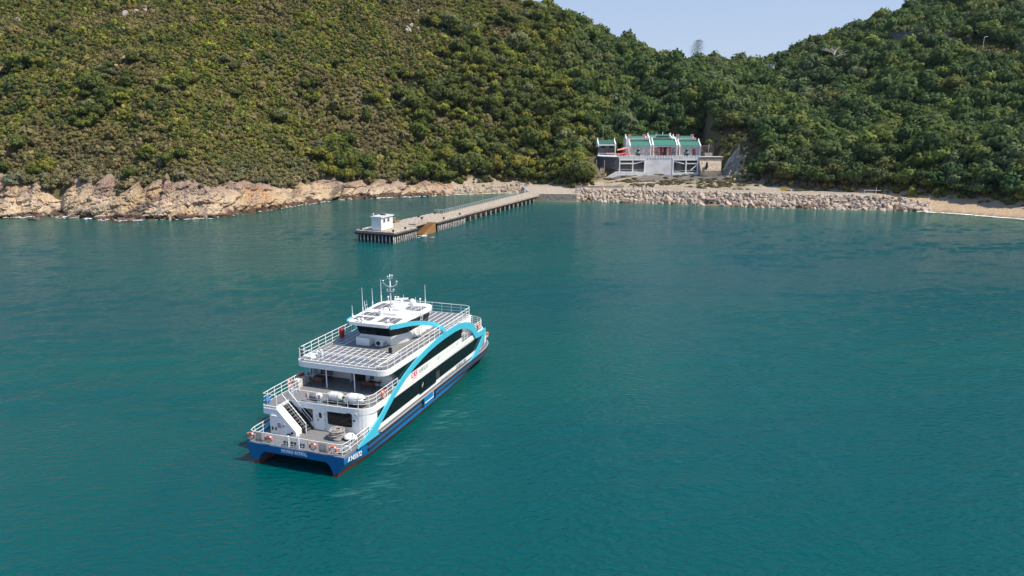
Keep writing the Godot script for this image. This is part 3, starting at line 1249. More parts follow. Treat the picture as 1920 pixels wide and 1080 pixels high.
	for s in [-3.5, 0.0, 3.5]:
		st = nst()
		bx(st, Vector3(s, .0, -.2), Vector3(.25, .9, .9))
		put(dr, "trestle", st, M.bark)

# ---------------------------------------------------------------- pier
const PA := Vector3(-27.5, 0, -170.4)
func PV(u: float, v: float, y: float) -> Vector3:   # u along the pier towards the shore, v to its left
	return PA + Vector3(.405, 0, -.914) * u + Vector3(-.914, 0, -.405) * v + Vector3.UP * y

func pprism(st: SurfaceTool, poly: Array, y0: float, y1: float) -> void:
	prism(st, PackedVector2Array(poly), func(p: Vector2, t: float) -> Vector3: return PV(p.x, p.y, lerpf(y0, y1, t)))

func make_pier() -> void:
	var o := thing("pier", "long concrete pier on white piles with a wide landing head", "pier")
	var st := nst()
	pprism(st, v2([0, 0, 10.2, 0, 10.2, 2.3, 19.7, 2.3, 19.7, 0, 35.4, 0, 35.4, 9.2, 0, 10.8]), 2.05, 2.45)
	put(o, "head_deck", st, M.concrete)
	st = nst()
	pprism(st, v2([35.4, .7, 93, .7, 103, 7.6, 35.4, 6.9]), 2.02, 2.43)
	put(o, "walkway_deck", st, M.concrete)
	# dark fender beams round the head
	var bm := [[0, -.16, 10.2, -.16], [19.7, -.16, 35.4, -.16], [0, 10.96, 35.4, 9.36]]
	for b in bm:
		st = nst()
		tube(st, [PV(b[0], b[1], 1.95), PV(b[2], b[3], 1.95)], .31, 6)
		put(o, "fender_beam", st, M.dark)
	st = nst()
	tube(st, [PV(-.16, 0, 1.95), PV(-.16, 10.8, 1.95)], .31, 6)
	put(o, "fender_beam", st, M.dark)
	# kerbs
	for b in [[0.2, .15, 10.2, .15], [19.7, .15, 35.2, .15], [.2, 10.62, 35.2, 9.05], [.15, .15, .15, 10.65]]:
		st = nst()
		tube(st, [PV(b[0], b[1], 2.5), PV(b[2], b[3], 2.5)], .14, 4)
		put(o, "kerb", st, M.pile)
	for b in [[35.4, .85, 93, .85], [35.4, 6.78, 102, 7.45]]:
		st = nst()
		tube(st, [PV(b[0], b[1], 2.47), PV(b[2], b[3], 2.47)], .12, 4)
		put(o, "kerb", st, M.concrete)
	# piles
	var pm := nst(true)
	tube(pm, [Vector3(0, -1.5, 0), Vector3(0, 1.75, 0)], .165, 8)
	pm.generate_normals()
	var pile := pm.commit()
	var u := .3
	while u < 35.3:
		if u < 10.2 or u > 19.7:
			inst(o, "pile", pile, Transform3D(Basis(), PV(u, -.05, 0)), M.pile)
		inst(o, "pile", pile, Transform3D(Basis(), PV(u, 10.8 - u * .045, 0)), M.pile)
		u += .92
	var v := .2
	while v < 10.8:
		inst(o, "pile", pile, Transform3D(Basis(), PV(-.02, v, 0)), M.pile)
		v += 1.02
	u = 38.0
	while u < 92:
		for w in [1.3, 3.8, 6.4]:
			inst(o, "pile", pile, Transform3D(Basis().scaled(Vector3(1.3, 1, 1.3)), PV(u, w, 0)), M.concrete_grey)
		u += 3.4
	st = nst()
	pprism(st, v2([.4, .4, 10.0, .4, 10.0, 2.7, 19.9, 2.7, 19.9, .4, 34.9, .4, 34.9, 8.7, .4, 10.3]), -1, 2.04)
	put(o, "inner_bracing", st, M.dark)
	# landing steps down the right side
	for k in 11:
		st = nst()
		var a := 19.6 - k * .62
		pprism(st, v2([a - .64, .1, a, .1, a, 2.2, a - .64, 2.2]), -1.2, 2.40 - k * .205)
		put(o, "step", st, M.ochre)
	railing(o, [PV(10.3, 2.45, 2.45), PV(19.2, 2.45, 2.45)], 1.05, 2, 1.5, M.galv, .035, "stair_railing")
	railing(o, [PV(37.8, 6.7, 2.43), PV(102, 7.35, 2.43)], 1.1, 3, 1.5, M.galv, .04)
	railing(o, [PV(34.6, 8.9, 2.45), PV(36.0, 6.8, 2.45), PV(37.8, 6.7, 2.43)], 1.1, 3, 1.2, M.galv, .04)
	railing(o, [PV(8.5, 10.2, 2.45), PV(16.5, 10.2, 2.45)], 1.1, 3, 1.6, M.galv, .045)
	railing(o, [PV(36.2, 1.0, 2.43), PV(93, 1.0, 2.43)], .5, 1, 3.0, M.galv, .035)
	# bollards
	var bl := []
	var where := [[1.2, 10.0, "black mooring bollard at the outer left corner of the pier head"], [1.0, .9, "black mooring bollard at the outer right corner of the pier head"], [6.2, .8, "black mooring bollard on the right edge near the white hut"], [26.2, 9.0, "black mooring bollard on the far left edge of the pier head"], [34.3, 8.6, "black mooring bollard at the inner left corner of the pier head"], [25.4, .9, "black mooring bollard on the right edge beyond the landing steps"], [34.5, .9, "black mooring bollard at the inner right corner of the pier head"]]
	var b0: Node3D
	for q in where:
		var xf := Transform3D(Basis(), PV(q[0], q[1], 2.45))
		if b0 == null:
			b0 = thing("mooring_bollard", q[2], "bollard", xf, "bollards on the pier head")
			st = nst(true)
			tube(st, [Vector3(0, 0, 0), Vector3(0, .32, 0), Vector3(0, .4, 0)], .2, 10)
			put(b0, "post", st, M.dark)
			st = nst(true)
			ball(st, Vector3(0, .48, 0), Vector3(.33, .15, .33), 10, 5)
			put(b0, "cap", st, M.dark)
		else:
			dup(b0, xf, q[2])
	# small signal stand and crates
	var sg := thing("life_ring_stand", "dark post with a red ring case in the middle of the pier head", "stand", Transform3D(Basis(), PV(19.2, 3.9, 2.45)))
	st = nst()
	tube(st, [Vector3.ZERO, Vector3(0, 1.25, 0)], .07)
	put(sg, "post", st, M.dark)
	st = nst()
	bx(st, Vector3(0, .95, .05), Vector3(.6, .6, .16))
	put(sg, "ring_case", st, mk(lin(.22, .02, .015), .6))
	var cr := thing("rope_heap", "dark heap of mooring rope near the landing steps", "rope", Transform3D(Basis(), PV(13.6, 3.5, 2.45)))
	for k in 3:
		st = nst()
		torus(st, Transform3D(Basis(Vector3.RIGHT, PI / 2), Vector3(k * .55 - .5, .09, 0)), .3, .08, 0, TAU, 12, 5)
		put(cr, "coil", st, M.dark)
	var bn := thing("timber_stack", "low stack of weathered timber against the left railing of the pier", "timber", Transform3D(Basis(Vector3.UP, -.417 - PI / 2), PV(15.5, 9.3, 2.45)))
	for k in 5:
		st = nst()
		bx(st, Vector3(0, .1 + .16 * (k / 2), -.2 + .3 * (k % 2)), Vector3(2.6, .14, .26))
		put(bn, "plank", st, M.ochre)
	# white hut
	var h := thing("pier_hut", "small white hut with a flat roof at the outer end of the pier", "hut", Transform3D(Basis(Vector3.UP, -.417), PV(4.0, 5.85, 2.45)))
	# local x points right of the pier axis, local -z towards the shore
	st = nst()
	bx(st, Vector3(0, 1.65, 0), Vector3(2.7, 3.1, 5.0))
	put(h, "wall", st, M.white)
	st = nst()
	bx(st, Vector3(0, .06, 0), Vector3(2.95, .2, 5.25))
	put(h, "plinth", st, M.concrete)
	st = nst()
	bx(st, Vector3(0, 3.30, 0), Vector3(3.2, .2, 5.5))
	var rf := put(h, "roof", st, mk(lin(.46, .46, .48), .8))
	st = nst()
	bx(st, Vector3(0, 3.22, 0), Vector3(3.26, .16, 5.56))
	put(rf, "fascia", st, M.white)
	for q in [[-.6, "w"], [1.2, "w"]]:
		st = nst()
		bx(st, Vector3(1.375, 2.35, q[0]), Vector3(.06, .95, .9))
		var w := put(h, "window", st, M.grey)
		st = nst()
		bx(st, Vector3(1.405, 2.38, q[0]), Vector3(.03, .6, .35))
		put(w, "pane", st, M.glass)
	st = nst()
	bx(st, Vector3(1.375, 1.15, -1.9), Vector3(.06, 2.0, .85))
	var dd := put(h, "door", st, M.white)
	st = nst()
	bx(st, Vector3(1.43, 1.15, -1.6), Vector3(.05, .2, .06))
	put(dd, "handle", st, M.steel)
	st = nst()
	for k in 4:
		tube(st, [Vector3(-.5 + .33 * k, 3.4, -.6), Vector3(-.5 + .33 * k, 4.15, -.6)], .04)
	for y in [3.75, 4.15]:
		tube(st, [Vector3(-.6, y, -.6), Vector3(.6, y, -.6)], .04)
	put(h, "roof_frame", st, M.grey)
	st = nst()
	bx(st, Vector3(0, 3.52, -.4), Vector3(1.3, .24, .5))
	put(h, "battery_box", st, M.dark)
	st = nst(true)
	tube(st, [Vector3(-1.2, 3.4, 1.8), Vector3(-1.2, 3.75, 1.8)], .06)
	ball(st, Vector3(-1.2, 3.85, 1.8), Vector3(.16, .2, .16))
	put(h, "lantern", st, M.white)
	# white post and small stand at the shore end
	var ps := thing("white_post", "slim white marker post at the shore end of the pier", "post", Transform3D(Basis(), PV(99, 8.6, 2.4)))
	st = nst()
	bx(st, Vector3(0, 1.2, 0), Vector3(.5, 2.8, .5))
	put(ps, "shaft", st, M.white)
	st = nst()
	bx(st, Vector3(0, 2.68, 0), Vector3(.65, .15, .65))
	put(ps, "cap", st, M.concrete)

# ---------------------------------------------------------------- temple
func zx(x0: float, x1: float, y0: float, y1: float, f0: float, f1: float) -> SurfaceTool:   # a block between x0..x1, heights y0..y1, f0..f1 away
	var st := nst()
	bx(st, Vector3((x0 + x1) / 2, (y0 + y1) / 2, -(f0 + f1) / 2), Vector3(x1 - x0, y1 - y0, f1 - f0))
	return st

func ribbed_roof(parent: Node, x0: float, x1: float, fe: float, fr: float, ye: float, yr: float, m: Material) -> MeshInstance3D:
	# a pitched roof with rounded tile rows, front eave at fe, ridge at fr, back eave behind
	var st := nst()
	var n := int((x1 - x0) / .42)
	for sgn in [1.0, -1.0]:
		var fb: float = fr + (fr - fe) * 0.0 if sgn > 0 else fr
		var e: float = fe if sgn > 0 else 2 * fr - fe
		var rows := []
		for t in [0.0, .5, 1.0]:
			var ring := PackedVector3Array()
			for k in n * 2 + 1:
				var x := lerpf(x0, x1, k / (n * 2.0))
				var y := lerpf(ye, yr, t) - .12 * sin(PI * t) + (.11 if k % 2 == 1 else 0.0)
				ring.append(Vector3(x, y, -lerpf(e, fb, t)))
			rows.append(ring)
		loft(st, rows, false, false)
	return put(parent, "roof", st, m)

func gable(parent: Node, x: float, w: float, fe: float, fr: float, yb: float, ye: float, yr: float, m: Material) -> void:
	# thick white end wall that rises above the roof to a horned peak
	var st := nst()
	var fb := 2 * fr - fe
	var poly := PackedVector2Array([Vector2(fe - .3, yb), Vector2(fe - .3, ye + .5), Vector2(fe + .4, ye + .75), Vector2(fr - .55, yr + .45), Vector2(fr - .25, yr + 1.35), Vector2(fr + .25, yr + 1.35), Vector2(fr + .55, yr + .45), Vector2(fb, ye + .7), Vector2(fb, yb)])
	prism(st, poly, func(p: Vector2, t: float) -> Vector3: return Vector3(x + (t - .5) * w, p.y, -p.x))
	put(parent, "gable_wall", st, m)

func make_temple() -> void:
	var white := tri_tex(mk(lin(.88, .88, .88), .8), M.plaster, Vector3(.12, .05, .12), true)
	var wall := tri_tex(mk(lin(.64, .65, .65), .85), M.plaster, Vector3(.10, .06, .10), true)
	var tile := tri_tex(mk(lin(.07, .30, .215), .5), noise_tex(256, .03, [[0, Color(.6, .62, .6)], [1, Color(1, 1, 1)]], 51), Vector3(.3, .3, .3), true)
	var tile_dark := mk(lin(.03, .12, .09), .5)
	var pink := tri_tex(mk(lin(.60, .40, .38), .7), noise_tex(128, .08, [[0, Color(.75, .55, .55)], [1, Color(1, 1, 1)]], 52), Vector3(.6, .6, .6), true)
	var crimson := mk(lin(.20, .025, .035), .6)
	var scarlet := mk(lin(.62, .055, .045), .7)
	var salmon := mk(lin(.72, .22, .17), .7)
	# the terrace: retaining walls, frames, balustrade
	var o := thing("temple_terrace", "tall white and grey retaining terrace under the temple", "terrace")
	put(o, "floor", zx(43, 84, 11.9, 12.45, 300.2, 334), M.concrete)
	put(o, "middle_wall", zx(53.6, 64.5, 4.6, 12.25, 299.9, 301), tri_tex(mk(lin(.80, .78, .79), .9), M.plaster, Vector3(.05, .05, .05), true))
	for q in [[43.0, 53.6], [64.5, 74.9]]:
		put(o, "back_wall", zx(q[0], q[1], 4.6, 11.9, 303.2, 304.2), M.concrete_grey)
		put(o, "top_beam", zx(q[0], q[1], 11.55, 12.25, 299.7, 300.6), white)
		for x in [q[0] + .25, (q[0] + q[1]) / 2 + .25, q[1] - .25]:
			put(o, "column", zx(x - .24, x + .24, 5.0, 11.55, 299.75, 300.4), white)
	put(o, "tie_beam", zx(43.5, 48.3, 10.1, 10.6, 299.8, 300.3), white)
	put(o, "tie_beam", zx(69.7, 74.4, 10.1, 10.5, 299.8, 300.3), white)
	for q in [[48.7, 10.2, 53.4, 11.3], [69.2, 10.2, 64.7, 11.3], [72.0, 7.6, 74.5, 9.9]]:
		var st := nst()
		tube(st, [Vector3(q[0], q[1], -300.05), Vector3(q[2], q[3], -300.05)], .24, 4)
		put(o, "brace", st, white)
	for q in [[v2([37.6, 4.7, 41.6, 7.1, 43.0, 7.25, 53.6, 7.0, 53.6, 5.3, 43.0, 4.6])], [v2([64.5, 5.3, 64.5, 6.6, 69.6, 6.8, 75.0, 6.9, 75.0, 5.3])]]:
		var st := nst()
		prism(st, PackedVector2Array(q[0]), func(p: Vector2, t: float) -> Vector3: return Vector3(p.x, p.y, -299.2 - t * .5))
		put(o, "ramp_parapet", st, white)
		st = nst()
		for k in q[0].size() - 1:
			if q[0][k + 1].x > q[0][k].x and q[0][k].y > 4.8:
				tube(st, [Vector3(q[0][k].x, q[0][k].y + .75, -299.4), Vector3(q[0][k + 1].x, q[0][k + 1].y + .75, -299.4)], .05, 5)
		put(o, "handrail", st, M.galv)
	# balustrade with posts and recessed panels
	var x := 43.0
	while x < 75:
		put(o, "balustrade_post", zx(x - .17, x + .17, 12.3, 13.55, 299.75, 300.1), white)
		if x < 74:
			put(o, "balustrade_panel", zx(x + .2, x + .87, 12.35, 13.05, 299.85, 300.0), white)
		x += 1.066
	put(o, "balustrade_rail", zx(43, 75, 13.12, 13.36, 299.78, 300.07), white)
	# curved grey wall with a walk on top, left of the terrace
	var cw := thing("curved_wall", "dark grey curved retaining wall left of the temple terrace", "wall")
	var pts := []
	for k in 9:
		var a := PI * .5 * k / 8.0
		pts.append(Vector3(42.9 - 7.4 * sin(a) - .4, 0, -(299.6 + 5.5 * (1 - cos(a)))))
	var st1 := nst()
	var rings := []
	for p in pts:
		rings.append(PackedVector3Array([p + Vector3(0, 8.2, 0), p + Vector3(0, 12.9, 0), p + Vector3(.3, 12.9, -.8), p + Vector3(.3, 8.2, -.8)]))
	loft(st1, rings)
	put(cw, "wall", st1, tri_tex(mk(lin(.115, .118, .135), .9), M.concrete.albedo_texture, Vector3(.12, .12, .12), true))
	st1 = nst()
	rings = []
	for p in pts:
		rings.append(PackedVector3Array([p + Vector3(-.25, 12.9, .25), p + Vector3(-.25, 13.2, .25), p + Vector3(.3, 13.2, -6), p + Vector3(.3, 12.9, -6)]))
	loft(st1, rings)
	put(cw, "walk_slab", st1, white)
	var rp := []
	for p in pts:
		rp.append(p + Vector3(0, 13.2, 0))
	railing(cw, rp, 1.1, 3, 1.0, white, .07, "parapet")
	var stair := thing("hillside_steps", "pale stairway and rails climbing the scrubby slope left of the terrace", "steps")
	for k in 12:
		put(stair, "step", zx(33.0 + k * .28, 34.9 + k * .28, 4.0 + k * .42, 4.5 + k * .42, 292 + k * .9, 293.2 + k * .9), M.concrete)
	for q in [[32.9, 33.2], [36.1, 36.4]]:
		for k in 3:
			put(stair, "post", zx(q[0] + k * .4, q[1] + k * .4, 4.0 + k, 8.6 + k * 1.6, 293 + k * 3, 293.3 + k * 3), M.concrete)
	# annex house
	var an := thing("annex_house", "small grey house with green roof and white gables left of the temple", "house")
	put(an, "wall", zx(35.6, 42.4, 12.6, 17.3, 309, 315), tri_tex(mk(lin(.15, .155, .18), .9), M.concrete.albedo_texture, Vector3(.12, .12, .12), true))
	ribbed_roof(an, 35.7, 42.3, 308.4, 312, 17.45, 19.1, tri_tex(mk(lin(.04, .15, .12), .5), M.concrete.albedo_texture, Vector3(.2, .2, .2), true))
	put(an, "eave_band", zx(35.6, 42.4, 17.1, 17.5, 308.2, 308.7), white)
	gable(an, 35.5, .4, 308.4, 312, 16.6, 17.2, 18.7, white)
	gable(an, 42.5, .4, 308.4, 312, 13, 17.2, 18.7, white)
	for q in [36.8, 40.2]:
		var wn := put(an, "window", zx(q, q + 1.5, 16.0, 16.9, 308.93, 309.1), M.black)
		put(wn, "pane", zx(q + .1, q + 1.4, 16.08, 16.82, 308.9, 308.96), M.glass)
	# the three halls and their links
	var halls := [["left", 48.6, 56.7, 17.0, 18.75], ["middle", 58.1, 67.4, 17.15, 19.3], ["right", 68.9, 77.0, 17.0, 18.75]]
	for q in halls:
		var h: Node3D
		if q[0] == "middle":
			h = thing("temple_hall", "middle hall of the temple, tallest green roof and dark open doorway", "temple")
		else:
			h = thing("temple_hall", "%s side hall of the temple with green roof and plain grey front wall" % q[0], "temple")
		var x0: float = q[1]
		var x1: float = q[2]
		var ye: float = q[3]
		var yr: float = q[4]
		put(h, "wall", zx(x0, x1, 12.4, ye + .1, 308, 329), wall)
		ribbed_roof(h, x0, x1, 307.2, 311.2, ye, yr, tile)
		put(h, "eave_band", zx(x0, x1, ye - .55, ye - .06, 307.5, 307.95), white)
		put(h, "ridge", zx(x0 + .3, x1 - .3, yr, yr + .3, 311.0, 311.4), tile_dark)
		gable(h, x0 - .2, .42, 307.3, 311.2, 12.4, ye - .3, yr - .25, white)
		gable(h, x1 + .2, .42, 307.3, 311.2, 12.4, ye - .3, yr - .25, white)
		# second range behind, higher
		put(h, "rear_wall", zx(x0, x1, ye, yr + 1.0, 318.5, 328), wall)
		ribbed_roof(h, x0 + .2, x1 - .2, 317.6, 322.0, yr + .55, yr + 1.75, tile)
		put(h, "rear_ridge", zx(x0 + 1.2, x1 - 1.2, yr + 1.75, yr + 2.05, 321.8, 322.2), tile_dark)
		gable(h, x0 - .1, .4, 317.4, 321.5, 13, yr + .1, yr + 1.2, white)
		gable(h, x1 + .1, .4, 317.4, 321.5, 13, yr + .1, yr + 1.2, white)
		# patterned pink stepped walls beside the rear roof
		for s in ([x0 + .1, x1 - 2.0] if q[0] != "middle" else []):
			put(h, "stepped_wall", zx(s, s + 1.9, yr - .1, yr + .75, 314.0, 314.4), pink)
			put(h, "stepped_wall", zx(s + (.0 if s < x0 + 1 else .5), s + (1.4 if s < x0 + 1 else 1.9), yr + .75, yr + 1.35, 314.0, 314.4), pink)
			put(h, "stepped_coping", zx(s - .05, s + 1.95, yr + 1.35 - .75, yr + .80, 313.9, 314.5), white)
			put(h, "stepped_wall", zx(s + .2, s + 1.5, yr + 1.6, yr + 2.7, 317.0, 317.3), pink)
		if q[0] == "middle":
			put(h, "upper_roof_base", zx(60.5, 65.3, yr + 1.2, yr + 1.7, 312.8, 314.5), tile_dark)
			ribbed_roof(h, 60.3, 65.5, 312.6, 314.4, yr + .75, yr + 1.95, tile)
			for s in [60.2, 65.6]:
				put(h, "ridge_horn", zx(s - .2, s + .2, yr + 1.3, yr + 2.35, 314.2, 314.6), white)
			put(h, "finial", zx(62.72, 63.02, yr + 1.95, yr + 3.1, 314.2, 314.5), white)
			put(h, "doorway", zx(61.2, 63.1, 12.5, 16.4, 307.86, 308.1), M.black)
			for s in [60.0, 60.95, 63.35, 64.9]:
				put(h, "red_column", zx(s - .2, s + .2, 12.4, 16.6, 307.55, 307.9), crimson)
			put(h, "lintel", zx(59.8, 65.1, 16.2, 16.62, 307.6, 307.95), crimson)
			for s in [59.0, 66.3]:
				var st := nst()
				var poly := [Vector2(s - .75, 12.5), Vector2(s - .75, 15.2)]
				for k in 7:
					poly.append(Vector2(s - .75 * cos(PI * k / 6.0), 15.2 + .9 * sin(PI * k / 6.0)))
				poly.append(Vector2(s + .75, 12.5))
				prism(st, PackedVector2Array(poly), func(p: Vector2, t: float) -> Vector3: return Vector3(p.x, p.y, -307.80 - t * .15))
				var ar := put(h, "arched_panel", st, M.concrete_grey)
				put(ar, "shutter", zx(s - .1, s + .5, 14.2, 14.7, 307.72, 307.82), M.dark)
		if q[0] == "right":
			var d := put(h, "door", zx(74.2, 75.5, 12.5, 15.6, 307.85, 308.05), crimson)
			put(d, "frame", zx(74.0, 75.7, 15.6, 15.85, 307.8, 308.03), pink)
	var gap_labels := ["narrow link wing with a red door between left and middle halls", "narrow link wing with a red door between middle and right halls"]
	for i in 2:
		var x0: float = [56.95, 67.65][i]
		var g := thing("link_wing", gap_labels[i], "temple wing")
		put(g, "wall", zx(x0, x0 + 1.0, 12.4, 16.9, 308.6, 320), pink)
		ribbed_roof(g, x0, x0 + 1.0, 308.2, 314, 16.8, 19.6, tile)
		put(g, "door", zx(x0 + .1, x0 + .9, 12.5, 15.4, 308.45, 308.62), crimson)
	# incense pavilions
	var labels := ["two-tier green roofed incense pavilion before the left hall", "two-tier green roofed incense pavilion before the right hall"]
	for i in 2:
		var p := thing("incense_pavilion", labels[i], "pavilion", Transform3D(Basis(), Vector3([51.2, 70.9][i], 12.45, -304)))
		var st := nst()
		tube(st, [Vector3(0, 0, 0), Vector3(0, 1.5, 0)], .75, 8)
		put(p, "furnace", st, M.black)
		for k in 6:
			st = nst()
			var a := TAU * k / 6
			tube(st, [Vector3(cos(a) * 1.0, 0, sin(a) * 1.0), Vector3(cos(a) * 1.0, 2.0, sin(a) * 1.0)], .09)
			put(p, "post", st, crimson)
		st = nst()
		tube(st, [Vector3(0, 1.75, 0), Vector3(0, 1.95, 0), Vector3(0, 2.6, 0)], 1.65, 6, .55)
		put(p, "lower_roof", st, tile_dark)
		st = nst()
		tube(st, [Vector3(0, 2.5, 0), Vector3(0, 3.2, 0)], .6, 6)
		put(p, "upper_drum", st, M.black)
		st = nst()
		tube(st, [Vector3(0, 3.15, 0), Vector3(0, 3.35, 0), Vector3(0, 4.0, 0)], 1.05, 6, .1)
		put(p, "upper_roof", st, tile_dark)
		st = nst()
		ball(st, Vector3(0, 4.2, 0), Vector3(.14, .3, .14))
		put(p, "finial", st, tile)
	# flags
	var f0: Node3D
	var spots := [[48.0, 0], [49.6, 1], [53.3, 0], [55.3, 0], [57.4, 1], [59.0, 0], [61.0, 0], [63.4, 1], [65.9, 0], [68.4, 0], [72.6, 1], [74.0, 1], [76.6, 0]]
	var order := ["first", "second", "third", "fourth", "fifth", "sixth", "seventh", "eighth", "ninth", "tenth", "eleventh", "twelfth", "last"]
	for q in spots:
		var fl: String = "pink pennant on a thin pole on the temple terrace, %s flag from the left" % order[spots.find(q)]
		var xf := Transform3D(Basis(Vector3.UP, rng.randf_range(-.6, .6)), Vector3(q[0], 12.45, -302.2 - rng.randf() * 2.5))
		if f0 == null:
			f0 = thing("temple_flag", fl, "flag", xf, "pink flags along the temple terrace")
			var st := nst()
			tube(st, [Vector3.ZERO, Vector3(0, 4.3, 0)], .035)
			put(f0, "pole", st, M.galv)
			st = nst()
			for s in [0, 1]:
				var z: float = .03 * s
				tri(st, Vector3(.04, 4.25, z), Vector3(.04, 2.9, z), Vector3(.5, 2.55, .12 + z))
				tri(st, Vector3(.04, 2.9, z), Vector3(-.35, 2.2, -.1 + z), Vector3(.5, 2.55, .12 + z))
			put(f0, "pennant", st, salmon)
		else:
			dup(f0, xf, fl)
	# red festival awnings and lanterns left of the left hall
	var i2 := 0
	for q in [[44.3, 15.9, 304.5, "upper left orange red festival awning beside the annex house"], [46.0, 16.3, 306.0, "upper right orange red festival awning against the left hall"], [44.6, 14.2, 303.0, "lower wide scarlet festival awning on the terrace corner"], [46.6, 13.7, 302.4, "small low scarlet awning at the foot of the left hall"]]:
		var a := thing("festival_awning", q[3], "awning", Transform3D(Basis(), Vector3(q[0], q[1], -q[2])))
		var st := nst()
		var s: float = [1.5, 1.2, 1.7, .9][i2]
		prism(st, PackedVector2Array([Vector2(-s, -.25), Vector2(s, .25), Vector2(s, .33), Vector2(-s, -.17)]), func(p: Vector2, t: float) -> Vector3: return Vector3(p.x, p.y + (1 - t) * -.45, -t * 1.3))
		put(a, "cloth", st, salmon if i2 < 2 else scarlet)
		for c in [-s, s]:
			st = nst()
			tube(st, [Vector3(c, 12.45 - q[1], -.6), Vector3(c, c * .16, -.6)], .05)
			put(a, "pole", st, crimson)
		i2 += 1
	for q in [[38.9, "left pair"], [40.0, "middle pair"], [41.1, "right pair"]]:
		var l := thing("lantern_rack", "orange lanterns hanging before the annex house, %s of the row" % q[1], "lantern", Transform3D(Basis(), Vector3(q[0], 13.2, -305.5)))
		for s in [-.22, .25]:
			var st := nst(true)
			ball(st, Vector3(s, .75, 0), Vector3(.27, .36, .27))
			put(l, "lantern", st, mk(lin(.60, .22, .05), .6))
		var st2 := nst()
		tube(st2, [Vector3(-.5, 1.2, 0), Vector3(.5, 1.2, 0)], .04)
		tube(st2, [Vector3(0, 0, 0), Vector3(0, 1.2, 0)], .05)
		put(l, "rack", st2, M.bark)
	# forecourt block right of the terrace
	var fc := thing("right_terrace_wall", "low white parapet and sloping pale apron right of the temple terrace", "wall")
	put(fc, "parapet", zx(75.1, 84.2, 11.4, 12.9, 299.6, 300.6), M.concrete)
	put(fc, "coping", zx(75.0, 84.4, 12.9, 13.15, 299.4, 300.8), white)
	var st3 := nst()
	prism(st3, PackedVector2Array([Vector2(296.0, 7.6), Vector2(299.6, 11.4), Vector2(300.4, 11.4), Vector2(300.4, 5.0), Vector2(296.0, 5.0)]), func(p: Vector2, t: float) -> Vector3: return Vector3(lerpf(75.1, 84.0, t) + (p.y - 11.4) * .25 * t, p.y, -p.x))
	put(fc, "apron", st3, M.concrete)
	put(fc, "planter", zx(77.6, 80.6, 13.15, 14.4, 301, 303), M.concrete)
	var fe := thing("slope_fence", "low grey post and rail fence on the ground right of the terrace", "fence")
	railing(fe, [Vector3(75.4, 7.1, -295.6), Vector3(82.4, 7.2, -295.2)], 1.0, 2, .9, M.concrete, .09, "rails")
	railing(fe, [Vector3(75.4, 6.0, -293.6), Vector3(82.4, 6.2, -293.2)], 1.0, 2, .9, M.concrete, .09, "rails")
	var lt := thing("small_tree", "small bright green tree in a planter right of the temple", "tree", Transform3D(Basis(), Vector3(79.1, 14.0, -302)))
	inst(lt, "trunk", trunk_mesh(4.0, .14, .2), Transform3D(), M.pale_bark)
	var lm: ArrayMesh = crown_mesh(71, 5, 170, .22, .7, .55)
	var ll: StandardMaterial3D = M.leaf.duplicate()
	ll.albedo_color = lin(.17, .22, .05)
	lm.surface_set_material(0, ll)
	inst(lt, "crown", lm, Transform3D(Basis().scaled(Vector3(1.9, 1.5, 1.9)), Vector3(.2, 4.6, 0)))
	var ct := thing("small_conifer", "dark upright conifer on the pale apron right of the terrace", "tree", Transform3D(Basis(), Vector3(77.4, 7.6, -296.4)))
	inst(ct, "trunk", trunk_mesh(1.6, .1, 0), Transform3D(), M.bark)
	var cm: ArrayMesh = crown_mesh(72, 4, 200, .22, 1.6, .8)
	var cl2: StandardMaterial3D = M.leaf.duplicate()
	cl2.albedo_color = lin(.035, .05, .022)
	cm.surface_set_material(0, cl2)
	inst(ct, "crown", cm, Transform3D(Basis().scaled(Vector3(.85, 1.1, .85)), Vector3(0, 1.6, 0)))
	var bk := thing("dark_stone_shed", "dark stone shed behind the planter right of the temple", "shed")
	put(bk, "wall", zx(77.6, 82.6, 12.4, 17.0, 306.5, 312), tri_tex(mk(lin(.09, .08, .08), .95), M.concrete.albedo_texture, Vector3(.2, .2, .2), true))
	put(bk, "opening", zx(79.6, 80.5, 13, 15.2, 306.4, 306.6), M.black)
	# cut rocks on the slope
	var rk := thing("slope_rocks", "pale rocks and steps tumbling down the slope right of the temple", "rocks")
	for i in 70:
		var xx := rng.randf_range(84.5, 92)
		var ff := rng.randf_range(284, 299)
		var s := rng.randf_range(.4, 1.2)
		inst(rk, "rock", boulder_mesh(320 + i % 6), Transform3D(Basis.from_euler(Vector3(rng.randf() * 6, rng.randf() * 6, rng.randf() * 6)) * Basis().scaled(Vector3(s, s * .7, s)), Vector3(xx, ground(xx, ff) + .1, -ff)), M.boulder[rng.randi() % 6])
	var rp2 := thing("hill_ramp", "pale ramp with a grey rail climbing into the trees right of the temple", "ramp")
	var rpts := []
	for q in [[85.0, 297.0], [89.0, 298.5], [93.0, 301.0], [98.0, 305.0]]:
		rpts.append(Vector3(q[0], maxf(ground(q[0], q[1]) + .4, 9.5 + (q[0] - 85.0) * .42), -q[1]))
	var rst := nst()
	sweep(rst, rpts, v2([-.9, -2.5, -.9, 0, .9, 0, .9, -2.5]))
	put(rp2, "ramp_slab", rst, M.concrete)
	railing(rp2, rpts, 1.0, 2, 1.4, M.galv, .06, "ramp_rail")
	# path that slopes up to the terrace
	var ps := nst()
	var path := []
	for q in [[31.5, 276], [36, 286], [43, 291.5], [51, 296.2], [58, 297.6]]:
		path.append(Vector3(q[0], ground(q[0], q[1]) + .25, -q[1]))
	sweep(ps, path, v2([-.9, -.5, -.9, 0, .9, 0, .9, -.5]))
	put(self, "slope_path", ps, M.concrete)
	structure(get_node("slope_path"), "pale path rising across the slope to the temple terrace", "path")

